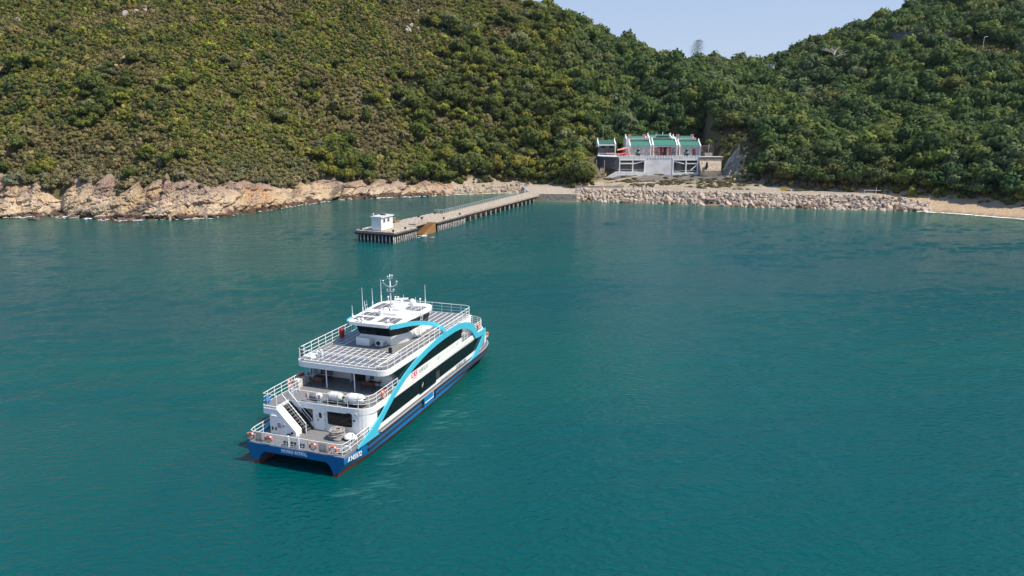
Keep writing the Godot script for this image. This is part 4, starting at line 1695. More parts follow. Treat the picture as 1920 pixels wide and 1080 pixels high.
# ---------------------------------------------------------------- people
func figure(joints: Array, bones: Array, cell: float) -> ArrayMesh:
	# joints [x, y, z, r]; bones [i, j]; one smooth skin over tapered capsules, meshed as surface nets
	var lo := Vector3(9, 9, 9)
	var hi := -lo
	for j in joints:
		lo = lo.min(Vector3(j[0], j[1], j[2]) - Vector3.ONE * (j[3] + .06))
		hi = hi.max(Vector3(j[0], j[1], j[2]) + Vector3.ONE * (j[3] + .06))
	var n := Vector3i(((hi - lo) / cell).ceil()) + Vector3i.ONE
	var val := PackedFloat32Array()
	val.resize(n.x * n.y * n.z)
	val.fill(1.0)
	for b in bones:
		var ja: Array = joints[b[0]]
		var jb: Array = joints[b[1]]
		var a := Vector3(ja[0], ja[1], ja[2])
		var c := Vector3(jb[0], jb[1], jb[2])
		var rm: float = maxf(ja[3], jb[3]) + .09
		var i0 := Vector3i(((a.min(c) - Vector3.ONE * rm - lo) / cell).floor()).max(Vector3i.ZERO)
		var i1 := Vector3i(((a.max(c) + Vector3.ONE * rm - lo) / cell).ceil()).min(n - Vector3i.ONE)
		var d := c - a
		var dl := maxf(d.length_squared(), 1e-6)
		for z in range(i0.z, i1.z + 1):
			for y in range(i0.y, i1.y + 1):
				for x in range(i0.x, i1.x + 1):
					var p := lo + Vector3(x, y, z) * cell
					var t := clampf((p - a).dot(d) / dl, 0, 1)
					var s: float = (p - a - d * t).length() - lerpf(ja[3], jb[3], t)
					var k := (z * n.y + y) * n.x + x
					val[k] = smin(val[k], s, .035)
	var st := nst(true)
	var vert := {}
	var verts := PackedVector3Array()
	for z in n.z - 1:
		for y in n.y - 1:
			for x in n.x - 1:
				var k := (z * n.y + y) * n.x + x
				var sum := Vector3.ZERO
				var cnt := 0
				for e in [[0, 1, 0], [2, 3, 0], [4, 5, 0], [6, 7, 0], [0, 2, 1], [1, 3, 1], [4, 6, 1], [5, 7, 1], [0, 4, 2], [1, 5, 2], [2, 6, 2], [3, 7, 2]]:
					var oa := Vector3i(e[0] & 1, (e[0] >> 1) & 1, e[0] >> 2)
					var ob := Vector3i(e[1] & 1, (e[1] >> 1) & 1, e[1] >> 2)
					var va := val[((z + oa.z) * n.y + y + oa.y) * n.x + x + oa.x]
					var vb := val[((z + ob.z) * n.y + y + ob.y) * n.x + x + ob.x]
					if (va < 0) != (vb < 0):
						sum += Vector3(oa).lerp(Vector3(ob), va / (va - vb))
						cnt += 1
				if cnt:
					vert[k] = verts.size()
					verts.append(lo + (Vector3(x, y, z) + sum / cnt) * cell)
	var step := [1, n.x, n.x * n.y]
	for k in vert:
		var x: int = k % n.x
		var y: int = (k / n.x) % n.y
		var z: int = k / (n.x * n.y)
		if x == 0 or y == 0 or z == 0:
			continue
		for ax in 3:
			var k2: int = k + step[ax]
			if (val[k] < 0) == (val[k2] < 0):
				continue
			var u: int = step[(ax + 1) % 3]
			var w: int = step[(ax + 2) % 3]
			if not (vert.has(k - u) and vert.has(k - w) and vert.has(k - u - w)):
				continue
			var q := [verts[vert[k]], verts[vert[k - u]], verts[vert[k - u - w]], verts[vert[k - w]]]
			if val[k] < 0:
				quad(st, q[0], q[3], q[2], q[1])
			else:
				quad(st, q[0], q[1], q[2], q[3])
	st.generate_normals()
	return st.commit()

func make_people() -> void:
	# x to the figure's left, z forward
	var poses := [
		[Vector3(43.0, 0, -262.6), .4, .28, -.05, Color(.05, .05, .06), Color(.03, .03, .04), "person in a dark top and dark trousers standing alone, leftmost on the promenade"],
		[Vector3(46.0, 0, -262.0), -2.4, .12, .32, Color(.16, .15, .15), Color(.10, .08, .07), "person in a grey top with one arm bent, next to the person in black"],
		[Vector3(47.7, 0, -263.4), 2.2, .05, .05, Color(.010, .010, .012), Color(.012, .012, .014), "person all in black standing, in the middle of the group"],
		[Vector3(49.6, 0, -261.4), -1.2, .18, .10, Color(.10, .17, .20), Color(.018, .018, .022), "person in a pale blue-grey top mid-stride, rightmost of the group"]]
	for q in poses:
		var at: Vector3 = q[0]
		at.y = maxf(ground(at.x, -at.z), 3.62)
		var p := thing("person", q[6], "person", Transform3D(Basis(Vector3.UP, q[1]), at))
		var a: float = q[2]
		var s: float = q[3]
		var J := [[0, .93, 0, .135], [0, 1.12, .01, .125], [0, 1.34, 0, .15], [0, 1.47, 0, .06], [0, 1.52, .01, .055],       # pelvis, waist, chest, neck
			[.10, .90, 0, .10], [.11, .50, .03 + a * .35, .062], [.11, .08, a * .6 - .02, .046], [.12, .04, a * .6 + .13, .036],
			[-.10, .90, 0, .10], [-.11, .50, .03 - a * .2, .062], [-.11, .08, -a * .6 - .02, .046], [-.12, .04, -a * .6 + .13, .036],
			[.19, 1.40, 0, .062], [.25, 1.13, -.02 - a * .2, .046], [.25, .90 + s * .5, .08 + s * .5 - a * .3, .036],
			[-.19, 1.40, 0, .062], [-.25, 1.13, -.02 + a * .2, .046], [-.25, .90, .06 + a * .4, .036]]
		var top := figure(J, [[0, 1], [1, 2], [2, 3], [2, 13], [13, 14], [14, 15], [2, 16], [16, 17], [17, 18], [0, 5], [5, 6], [6, 7], [7, 8], [0, 9], [9, 10], [10, 11], [11, 12]], .035)
		var b := inst(p, "body", top, Transform3D(), mk(lin(q[4].r, q[4].g, q[4].b), .85))
		var legs := figure([[0, .95, 0, .15], [.10, .90, 0, .112], [.11, .50, .03 + a * .35, .075], [.11, .12, a * .6 - .02, .065], [-.10, .90, 0, .112], [-.11, .50, .03 - a * .2, .075], [-.11, .12, -a * .6 - .02, .065]], [[0, 1], [1, 2], [2, 3], [0, 4], [4, 5], [5, 6]], .04)
		inst(p, "trousers", legs, Transform3D(), mk(lin(q[5].r, q[5].g, q[5].b), .9))
		var head := figure([[0, 1.50, 0, .05], [0, 1.60, .03, .07], [0, 1.67, .0, .095], [0, 1.62, .105, .016], [.085, 1.63, 0, .022], [-.085, 1.63, 0, .022]], [[0, 1], [1, 2], [2, 3], [2, 4], [2, 5]], .022)
		var skin := mk(lin(.42, .26, .19), .6)
		inst(p, "head", head, Transform3D(), skin)
		var hr := figure([[0, 1.71, -.02, .088], [0, 1.64, -.045, .075]], [[0, 1]], .025)
		inst(p, "hair", hr, Transform3D(), mk(lin(.012, .01, .01), .7))
		for sg in [1.0, -1.0]:
			var hp := Vector3(.25 * sg, (.90 + s * .5) if sg > 0 else .90, (.08 + s * .5 - a * .3) if sg > 0 else .06 + a * .4)
			var hj := [[hp.x, hp.y, hp.z, .034], [hp.x, hp.y - .07, hp.z + .015, .034]]
			var hb := [[0, 1]]
			for k in 4:
				var off := (k - 1.5) * .019
				var ln: float = [.065, .078, .074, .06][k]
				hj.append([hp.x + off * .2, hp.y - .09, hp.z + .015 + off, .010])
				hj.append([hp.x - sg * .012, hp.y - .09 - ln * .55, hp.z + .015 + off, .0095])
				hj.append([hp.x - sg * .03, hp.y - .09 - ln, hp.z + .018 + off, .0085])
				hb.append_array([[1, hj.size() - 3], [hj.size() - 3, hj.size() - 2], [hj.size() - 2, hj.size() - 1]])
			hj.append([hp.x - sg * .01, hp.y - .05, hp.z + .055, .011])
			hj.append([hp.x - sg * .02, hp.y - .09, hp.z + .068, .009])
			hb.append_array([[0, hj.size() - 2], [hj.size() - 2, hj.size() - 1]])
			inst(p, "hand", figure(hj, hb, .011), Transform3D(), skin)

# ---------------------------------------------------------------- hillside details
func make_hill_details() -> void:
	var mesh := []
	for i in 4:
		mesh.append(boulder_mesh(340 + i))
	var pale: StandardMaterial3D = tri_tex(mk(lin(.50, .47, .43), .95), M.boulder[0].albedo_texture, Vector3(.4, .4, .4))
	# single pale boulders and small outcrops that show through the scrub
	var list := [[-165.4, 343, 1.9, "largest pale rock outcrop near the top of the left hill", 5], [-220, 351, 1.3, "pair of pale boulders at the far upper left of the hill", 3], [-163, 324, .9, "small pale rocks below the outcrop at the upper left", 2], [-219, 334, 1.4, "white boulders at the left edge of the hill", 3],
		[-47, 413, 1.4, "upper cluster of pale boulders high on the middle of the hill", 4], [-50, 393, 1.5, "broad cluster of white boulders in the middle of the hill", 7], [-33, 399, 1.0, "lower right cluster of pale boulders on the middle of the hill", 4], [-41, 405, 1.0, "single streak of pale boulders just above the white cluster", 3]]
	for q in list:
		var at := Vector3(q[0], ground(q[0], q[1]), -q[1])
		var o := thing("rock_outcrop", q[3], "rocks", Transform3D(Basis(), at))
		for k in q[4]:
			var s: float = q[2] * rng.randf_range(.4, .85)
			var dx: float = rng.randf_range(-1, 1) * q[2] * 2.4
			var df: float = rng.randf_range(-1, 1) * q[2] * 2.0
			inst(o, "rock", mesh[rng.randi() % 4], Transform3D(Basis.from_euler(Vector3(rng.randf() * 6, rng.randf() * 6, rng.randf() * 6)) * Basis().scaled(Vector3(s, s * .75, s * 1.2)), Vector3(dx, ground(q[0] + dx, q[1] + df) - at.y + .9 + s * .3, -df)), pale)
	# bare sandy path on the hill
	var st := nst()
	var pts := []
	for k in 9:
		var x := lerpf(-149, -146, k / 8.0) + sin(k * 1.3) * .6
		var f := lerpf(283.5, 298, k / 8.0)
		pts.append(Vector3(x, ground(x, f) + 1.25, -f))
	sweep(st, pts, v2([-.8, -1.6, -.6, 0, .6, 0, .8, -1.6]))
	put(self, "hill_path", st, tri_tex(mk(lin(.50, .36, .24), .95), M.concrete.albedo_texture, Vector3(.3, .3, .3), true))
	structure(get_node("hill_path"), "short bare sandy footpath through the scrub of the left hill", "path")
	# white house on the saddle
	var h := thing("saddle_house", "tiny flat white house half hidden by trees on the saddle", "house", Transform3D(Basis(), Vector3(144.8, 56.3, -434)))
	st = nst()
	bx(st, Vector3(0, -.6, 0), Vector3(5.6, 2.6, 4))
	put(h, "wall", st, M.white)
	st = nst()
	bx(st, Vector3(0, .82, 0), Vector3(6.2, .26, 4.6))
	put(h, "roof", st, M.concrete)
	# road wall and street lamp high on the right hill
	var yl := ground(222.4, 365)
	var lp := thing("street_lamp", "single white street lamp beside the road high on the right hill", "street lamp", Transform3D(Basis(Vector3.UP, .3), Vector3(222.4, yl, -365)))
	st = nst()
	tube(st, [Vector3(0, -.5, 0), Vector3(0, 65.0 - yl, 0)], .13, 6, .08)
	put(lp, "pole", st, M.railing)
	st = nst()
	tube(st, [Vector3(0, 64.9 - yl, 0), Vector3(1.3, 65.3 - yl, 0)], .07)
	bx(st, Vector3(1.5, 65.3 - yl, 0), Vector3(.9, .16, .3))
	put(lp, "lamp_arm", st, M.railing)
	var rw := thing("road_wall", "weathered purple grey retaining wall of the road high on the right hill", "wall")
	st = nst()
	var ring := []
	for k in 9:
		var x := lerpf(198, 226, k / 8.0)
		var f := lerpf(416, 380, k / 8.0) + sin(k * .9) * 1.0
		var y := ground(x, f)
		ring.append(PackedVector3Array([Vector3(x, y - 1, -f), Vector3(x, y + 6.0, -f - .8), Vector3(x, y + 6.0, -f - 1.6), Vector3(x, y - 1, -f - 1.6)]))
	loft(st, ring)
	put(rw, "wall_face", st, tri_tex(mk(lin(.17, .155, .165), .95), M.concrete.albedo_texture, Vector3(.1, .1, .1), true))
	var gt := thing("white_gate_frame", "small white frame beside the road at the left end of the road wall", "frame", Transform3D(Basis(), Vector3(193, ground(193, 412) + 4.5, -412)))
	st = nst()
	tube(st, [Vector3(-.8, -2, 0), Vector3(-.8, 2.6, 0), Vector3(1.2, 2.8, 0), Vector3(1.2, -2, 0)], .12)
	put(gt, "frame_pipe", st, M.railing)
	var lq := thing("flag_pole", "thin pale pole among the trees behind the annex house", "pole", Transform3D(Basis(), Vector3(38.5, 12.5, -318)))
	st = nst()
	tube(st, [Vector3.ZERO, Vector3(0, 11.5, 0)], .09, 6, .05)
	put(lq, "shaft", st, M.galv)

# ---------------------------------------------------------------- ferry
func on_ferry(called: String, label: String, category: String, w: float, h: float, s: float, turn := 0.0, group := "") -> Node3D:
	return thing(called, label, category, FX * Transform3D(Basis(Vector3.UP, turn), V(w, h, s)), group)

func side_poly(list: Array) -> Array:
	return v2(list)

func panes(parent: Node, poly: Array, w0: float, w1: float, cuts: Array, m: Material) -> void:   # glass panes cut out of a window band
	for i in cuts.size() - 1:
		var r := PackedVector2Array([Vector2(cuts[i] + .02, -1), Vector2(cuts[i + 1] - .02, -1), Vector2(cuts[i + 1] - .02, 20), Vector2(cuts[i] + .02, 20)])
		for q in Geometry2D.intersect_polygons(PackedVector2Array(poly), r):
			var st := nst()
			side(st, Array(q), w0, w1)
			put(parent, "pane", st, m)

func make_ferry() -> void:
	var o := thing("ferry", "white and blue two-deck catamaran ferry with cyan arches and solar panels", "ferry", FX)
	var st: SurfaceTool
	# --- hulls
	var stations := [[0.0, 4.8, 4.05, 3.85, 3.62, 3.15, -.45], [1.5, 4.8, 4.3, 3.85, 3.4, 2.9, -.6], [4.0, 4.82, 4.78, 3.8, 3.0, 2.6, -.8], [9.0, 4.85, 5.0, 3.8, 2.85, 2.5, -.9], [20.0, 4.85, 5.02, 3.8, 2.9, 2.5, -.9], [26.0, 4.85, 4.7, 3.75, 3.05, 2.6, -.9], [29.0, 4.82, 4.15, 3.7, 3.25, 2.8, -.85], [31.2, 4.75, 3.82, 3.66, 3.5, 3.0, -.7], [32.6, 4.62, 3.68, 3.62, 3.56, 3.15, -.1], [33.9, 4.4, 3.66, 3.62, 3.58, 3.3, .62], [34.9, 4.1, 3.7, 3.62, 3.55, 3.4, 1.15]]
	for sg in [1.0, -1.0]:
		var up := []
		var low := []
		var inn := []
		for q in stations:
			var kh: float = q[6]
			var hw := maxf(.50, kh + .04)
			var t := clampf((hw - 0.0) / 1.5, 0, 1)
			var wr: float = lerpf(q[2], q[1], t * .8)
			up.append(PackedVector3Array([V(q[1] * sg, 1.55, q[0]), V(lerpf(q[2], q[1], .93) * sg, 1.15, q[0]), V(lerpf(q[2], q[1], maxf(.55, t)) * sg, maxf(.75, hw + .02), q[0]), V(wr * sg, hw, q[0])]))
			low.append(PackedVector3Array([V(wr * sg, hw, q[0]), V(lerpf(q[2], q[3], .3) * sg, maxf(-.1, kh + .02), q[0]), V(q[3] * sg, kh, q[0]), V(lerpf(q[4], q[3], .3) * sg, maxf(-.1, kh + .02), q[0]), V(lerpf(q[4], q[5], .15) * sg, hw, q[0])]))
			inn.append(PackedVector3Array([V(lerpf(q[4], q[5], .15) * sg, hw, q[0]), V(lerpf(q[4], q[5], .6) * sg, 1.0, q[0]), V(q[5] * sg, 1.22, q[0])]))
		st = nst(true)
		loft(st, up, false, false)
		var hp := put(o, "hull", st, M.hull)
		st = nst(true)
		loft(st, low, false, false)
		put(hp, "boot_stripe", st, M.boot)
		st = nst(true)
		loft(st, inn, false, false)
		put(hp, "inner_side", st, M.hull)
		# stern face of the hull
		st = nst()
		across(st, v2([4.8 * sg, 1.55, 4.62 * sg, .9, 4.2 * sg, .30, 3.70 * sg, .30, 3.42 * sg, .95, 3.0 * sg, 1.22]), -.02, .25)
		put(hp, "stern_face", st, M.hull)
		st = nst()
		across(st, v2([4.2 * sg, .30, 4.02 * sg, -.2, 3.86 * sg, -.45, 3.66 * sg, -.2, 3.70 * sg, .30]), -.015, .25)
		put(hp, "stern_stripe", st, M.boot)
	# --- bridging deck, rails of the hull
	var deck1 := mirror(v2([4.8, 0, 4.85, 31.0, 4.75, 32.3, 4.45, 33.7, 3.9, 34.8, 3.1, 35.3, 1.4, 35.5]))
	st = nst()
	plan(st, deck1, 1.2, 1.62)
	put(o, "bridge_deck", st, M.hull)
	var inset := mirror(v2([4.70, .06, 4.70, 31.0, 4.6, 32.3, 4.3, 33.6, 3.75, 34.65, 3.0, 35.1, 1.3, 35.3]))
	st = nst()
	plan(st, inset, 1.625, 1.85)
	put(o, "main_deck", st, M.deck)
	st = nst()
	across(st, v2([-4.8, 1.3, 4.8, 1.3, 4.8, 1.86, -4.8, 1.86]), -.04, .03)
	put(o, "transom", st, M.hull)
	for sg in [1.0, -1.0]:
		st = nst()
		var e := []
		for q in [[4.86, 6.0], [4.88, 31.0], [4.78, 32.3], [4.48, 33.7], [3.95, 34.85], [3.1, 35.38]]:
			e.append(V(q[0] * sg, 1.64, q[1]))
		sweep(st, e, v2([-.10, -.03, -.10, .03, .06, .03, .06, -.03]))
		put(o, "deck_ledge", st, M.grey)
		for q in ([[3.7, 14.4], [17.1, 35.3]] if sg > 0 else [[3.7, 35.3]]):
			for lv in [[1.46, .10], [1.0, .085]]:
				st = nst()
				e = []
				for p in [[4.85, q[0]], [4.87, (q[0] + minf(q[1], 31.0)) / 2], [4.87, minf(q[1], 31.0)]] + ([[4.77, 32.3], [4.47, 33.7], [3.95, 34.8], [3.1, 35.35]] if q[1] > 20 and lv[0] > 1.2 else [[4.74, 32.0], [4.48, 33.2]] if q[1] > 20 else []):
					e.append(V(p[0] * sg, lv[0] + (maxf(0, p[1] - 30) * .03 if lv[0] < 1.2 else 0.0), p[1]))
				sweep(st, e, v2([-.10, -lv[1], .07 + (1.46 - lv[0]) * .16, -lv[1] * .7, .07 + (1.46 - lv[0]) * .16, lv[1] * .7, -.10, lv[1]]))
				put(o, "rubber_fender", st, M.rubber)
		for s in [14.4, 17.1]:
			if sg > 0:
				st = nst()
				bx(st, V(4.9, 1.18, s), Vector3(.22, .82, .26))
				put(o, "fender_end", st, M.black)
	st = nst()
	side(st, v2([14.75, 1.0, 16.8, 1.0, 16.8, 1.58, 14.75, 1.58]), 4.86, 4.93)
	var gate := put(o, "boarding_gate", st, mk(lin(.005, .20, .50), .35))
	for q in [[V(4.95, 1.0, 14.75), V(4.95, 1.0, 16.8)], [V(4.95, 1.0, 16.8), V(4.95, 1.6, 16.8)]]:
		st = nst()
		tube(st, q, .035)
		put(gate, "gate_edge", st, M.white)
	# --- main deck house
	var cabin := rounded(mirror(v2([4.72, 4.15, 4.72, 31.0, 3.6, 32.4])), 1.3, 6)
	st = nst()
	plan(st, cabin, 1.852, 4.05)
	var house := put(o, "main_cabin", st, M.white)
	for sg in [1.0, -1.0]:
		var band := v2([6.15, 2.34, 8.35, 3.78, 31.3, 3.62, 30.1, 2.8, 28.9, 2.32])
		st = nst()
		side(st, band, 4.68 * sg, 4.745 * sg)
		var wb := put(house, "window_band", st, M.black)
		panes(wb, v2([6.35, 2.40, 8.38, 3.72, 31.05, 3.57, 30.0, 2.84, 28.8, 2.38]), 4.748 * sg, 4.765 * sg, [6.2, 8.3, 10.3, 12.3, 14.1] if sg > 0 else [6.2, 8.3, 10.3, 12.3, 14.1, 16, 18], M.glass)
		panes(wb, v2([6.35, 2.40, 8.38, 3.72, 31.05, 3.57, 30.0, 2.84, 28.8, 2.38]), 4.748 * sg, 4.765 * sg, [18.9, 20.9, 22.9, 24.9, 26.9, 28.9, 31.0], M.glass)
		# small dark window aft of the arch
		st = nst()
		side(st, v2([5.75, 3.0, 6.3, 3.0, 7.2, 3.72, 5.75, 3.72]), 4.69 * sg, 4.742 * sg)
		put(wb, "aft_light", st, M.glass)
	st = nst()
	side(st, v2([14.05, 2.2, 17.85, 2.2, 17.85, 3.72, 16.1, 3.85, 16.1, 4.0, 14.05, 4.02]), 4.70, 4.80)
	var dr := put(house, "side_door", st, M.black)
	for q in [[14.15, 15.1], [15.1, 16.05], [16.3, 17.7]]:
		st = nst()
		side(st, v2([q[0] + .03, 2.28, q[1] - .03, 2.28, q[1] - .03, 3.62, q[0] + .03, 3.62]), 4.80, 4.815)
		put(dr, "door_leaf", st, M.glass)
	st = nst()
	side(st, v2([17.95, 2.42, 18.75, 2.42, 18.75, 3.2, 17.95, 3.2]), 4.76, 4.79)
	put(dr, "notice", st, mk(lin(.05, .052, .06), .4))
	for q in [[14.55, 2.95], [14.75, 3.1]]:
		st = nst()
		bx(st, V(4.83, q[1], q[0]), Vector3(.03, .28, .07))
		put(dr, "handle", st, M.white)
	# aft wall of the main cabin: window, door, small window, fittings
	st = nst()
	across(st, rounded(v2([.66, 2.58, 3.12, 2.58, 3.12, 3.9, .66, 3.9]), .18, 4), 4.09, 4.16)
	var aw := put(house, "aft_window", st, M.black)
	st = nst()
	across(st, rounded(v2([.74, 2.66, 3.04, 2.66, 3.04, 3.82, .74, 3.82]), .14, 4), 4.075, 4.092)
	put(aw, "pane", st, M.glass)
	st = nst()
	across(st, rounded(v2([-2.0, 2.5, -.9, 2.5, -.9, 3.88, -2.0, 3.88]), .2, 4), 4.085, 4.16)
	put(house, "stair_window", st, M.glass)
	st = nst()
	across(st, v2([-.62, 1.92, .42, 1.92, .42, 3.84, -.62, 3.84]), 4.09, 4.16)
	var ad := put(house, "aft_door", st, M.white)
	st = nst()
	across(st, rounded(v2([-.22, 3.05, .06, 3.05, .06, 3.55, -.22, 3.55]), .08, 3), 4.07, 4.09)
	put(ad, "door_light", st, M.glass)
	for q in [[-.34, 2.85, .14, .18], [-.45, 3.2, .08, .12], [.38, 3.5, .08, .08], [.38, 2.9, .08, .08], [.38, 2.1, .08, .08]]:
		st = nst()
		bx(st, V(q[0], q[1], 4.07), Vector3(q[2], q[3], .05))
		put(ad, "door_fitting", st, M.grey)
	for q in [[3.35, 3.25, .16, .12], [3.55, 3.85, .22, .22]]:
		st = nst()
		bx(st, V(q[0], q[1], 4.2), Vector3(q[2], q[3], .3))
		put(house, "wall_lamp", st, M.dark if q[1] < 3.5 else M.steel)
	# --- stairs and their house on the stern deck
	st = nst()
	across(st, v2([-4.0, 1.852, -4.0, 3.63, -4.6, 3.63, -4.6, 4.15, -3.17, 4.15, -1.37, 2.28, -1.37, 1.852]), 2.2, 3.05)
	var sh_ := put(o, "stair_house", st, M.white)
	for q in [[-3.75, 2.35, .12, .3], [-3.4, 2.35, .1, .25], [-3.0, 2.75, .35, .5], [-2.55, 2.75, .25, .2], [-1.75, 2.15, .22, .18], [-2.1, 1.95, .3, .2]]:
		st = nst()
		bx(st, V(q[0], q[1], 2.17), Vector3(q[2], q[3], .1))
		put(sh_, "switch_box", st, M.grey if q[1] > 2.5 else M.dark)
	st = nst()
	bx(st, V(-3.55, 3.55, 2.16), Vector3(.5, .1, .12))
	put(sh_, "door_lamp", st, M.white)
	st = nst()
	across(st, v2([-3.9, 1.86, -2.5, 1.86, -2.5, 3.25, -3.9, 3.25]), 2.185, 2.21)
	put(sh_, "locker_door", st, M.white)
	var stairs := MeshInstance3D.new()
	st = nst()
	across(st, v2([-3.3, 4.2, -3.3, 3.95, -1.2, 1.85, -.95, 1.85, -.95, 1.95, -3.05, 4.05]), 3.06, 3.12)
	across(st, v2([-3.3, 4.25, -3.3, 3.85, -1.1, 1.85, -.85, 1.85, -.85, 2.1, -3.0, 4.25]), 4.0, 4.06)
	var strs := put(o, "stairs", st, M.dark)
	for k in 10:
		st = nst()
		bx(st, V(-1.15 - k * .225, 2.02 + k * .235, 3.56), Vector3(.26, .04, .88))
		put(strs, "tread", st, M.deck_dark)
	st = nst()
	across(st, v2([-3.3, 3.9, -1.2, 1.85, -3.3, 1.85]), 3.2, 3.9)
	put(strs, "stair_back", st, M.black)
	for s in [3.12, 4.05]:
		st = nst()
		tube(st, [V(-.95, 1.9, s), V(-.95, 2.8, s), V(-3.2, 5.2, s), V(-3.2, 5.3, s)], .035)
		tube(st, [V(-.95, 2.4, s), V(-3.2, 4.8, s)], .022)
		put(strs, "handrail", st, M.railing)
	# --- upper passenger deck
	var d2 := v2([-4.6, 2.25, -3.25, 2.25, -3.25, 4.05, .5, 4.0])
	for k in 7:
		var a := PI * .5 * k / 6.0
		d2.append(Vector2(3.55 + 1.27 * sin(a), 5.4 - 1.27 * cos(a)))
	d2.append_array(v2([4.82, 31.2, 4.2, 32.2, 2.5, 32.8, -2.5, 32.8, -4.2, 32.2, -4.82, 31.2, -4.82, 4.0, -4.82, 2.5]))
	st = nst()
	plan(st, d2, 3.82, 4.38)
	put(o, "upper_deck_edge", st, M.white)
	var d2in := []
	for q in Geometry2D.offset_polygon(PackedVector2Array(d2), -.10)[0]:
		d2in.append(q)
	st = nst()
	plan(st, d2in, 4.30, 4.40)
	put(o, "upper_deck_floor", st, M.deck)
	# --- upper cabin
	var c2 := rounded(mirror(v2([4.70, 10.5, 4.70, 24.8])), .25, 3)
	st = nst()
	plan(st, c2, 4.402, 6.32)
	var h2 := put(o, "upper_cabin", st, M.white)
	for sg in [1.0, -1.0]:
		st = nst()
		side(st, v2([10.3, 4.385, 24.75, 4.385, 24.75, 5.0, 10.3, 5.0]), 4.66 * sg, 4.80 * sg)
		put(h2, "side_panel", st, M.white)
		var ub := v2([8.6, 6.30, 10.4, 5.02, 24.85, 5.02, 24.85, 6.30])
		st = nst()
		side(st, ub, 4.64 * sg, 4.74 * sg)
		var uw := put(h2, "upper_window_band", st, M.black)
		panes(uw, v2([9.0, 6.25, 10.5, 5.07, 24.8, 5.07, 24.8, 6.25]), 4.742 * sg, 4.757 * sg, [9, 10.9, 12.9, 14.9, 16.9, 18.9, 20.9, 22.9, 24.8], M.glass)
	# its aft wall
	st = nst()
	across(st, v2([-.25, 4.42, .85, 4.42, .85, 6.2, -.25, 6.2]), 10.40, 10.55)
	var idr := put(h2, "inner_door", st, M.dark)
	st = nst()
	bx(st, V(-.35, 5.3, 10.1), Vector3(.07, 1.75, .8))
	put(idr, "open_leaf", st, M.white)
	for q in [[1.05, 1.65], [-2.2, -1.0], [-3.9, -2.7]]:
		st = nst()
		across(st, v2([q[0], 5.1, q[1], 5.1, q[1], 6.0, q[0], 6.0]), 10.42, 10.55)
		put(h2, "aft_light", st, M.glass)
	st = nst()
	bx(st, V(3.2, 4.95, 10.1), Vector3(1.9, 1.1, .78))
	put(o, "deck_locker", st, M.white)
	# stanchions under the top deck
	for q in [[-1.6, 7.65], [1.32, 7.75], [-4.3, 9.0], [-4.4, 9.6]]:
		st = nst()
		tube(st, [V(q[0], 4.4, q[1]), V(q[0], 6.32, q[1])], .055, 8)
		put(o, "stanchion", st, M.railing)
	# --- top deck
	var d3 := rounded(mirror(v2([4.85, 7.35, 4.9, 28.0])), 1.15, 7)
	st = nst()
	plan(st, d3, 6.32, 6.84)
	put(o, "top_deck_edge", st, M.white)
	var d3in := []
	for q in Geometry2D.offset_polygon(PackedVector2Array(d3), -.12)[0]:
		d3in.append(q)
	st = nst()
	plan(st, d3in, 6.78, 6.856)
	put(o, "top_deck_floor", st, M.deck)
	# --- solar panels
	var pm := nst()
	bx(pm, Vector3.ZERO, Vector3(.54, .035, .52))
	pm.generate_normals()
	var panel := pm.commit()
	panel.surface_set_material(0, M.solar)
	var fields := [[-4.05, 7.85, 11, 7, 6.90], [-4.2, 20.9, 13, 10, 6.90], [-4.3, 13.0, 2, 9, 6.90]]
	for f in fields:
		st = nst()
		bx(st, V(f[0] + f[2] * .34, f[4] - .018, f[1] + f[3] * .33), Vector3(f[2] * .68 + .08, .03, f[3] * .66 + .08))
		put(o, "panel_frame", st, M.white)
		for i in f[2]:
			for j in f[3]:
				if f[1] > 20 and absf(f[0] + (i + .5) * .68) < 2.8 and f[1] + (j + .5) * .66 < 22.4:
					continue
				inst(o, "solar_panel", panel, Transform3D(Basis(), V(f[0] + (i + .5) * .68, f[4] + .012, f[1] + (j + .5) * .66)))
	# --- arches, both sides
	var outer := v2([2.0, 1.80, 2.23, 1.96, 4.41, 2.63, 6.15, 3.36, 7.2, 3.95, 8.77, 4.70, 10.71, 5.48, 12.55, 6.04, 14.0, 6.34, 15.64, 6.60, 17.27, 6.80, 18.96, 6.95, 20.1, 6.99, 21.62, 7.0, 23.3, 6.95, 24.6, 6.82, 25.63, 6.60, 26.6, 6.32, 27.45, 5.95, 28.1, 5.55, 28.6, 5.05, 29.0, 4.6, 29.21, 4.33, 31.7, 4.28, 31.72, 3.55, 30.61, 2.64, 29.25, 1.85, 29.05, 1.62, 26.3, 1.62, 27.31, 1.75, 28.75, 2.32, 30.2, 3.12, 30.95, 3.62])
	var inner := v2([5.6, 1.66, 5.38, 1.80, 5.36, 2.1, 5.9, 2.5, 7.31, 3.32, 8.4, 3.90, 9.8, 4.52, 11.33, 5.10, 12.85, 5.5, 14.61, 5.85, 15.97, 6.06, 18.07, 6.25, 19.98, 6.34, 22.52, 6.33, 24.0, 6.22, 24.82, 6.08, 26.0, 5.72, 26.9, 5.3, 27.7, 4.75, 28.2, 4.25, 28.5, 3.84])
	inner.reverse()
	var rib := outer + inner
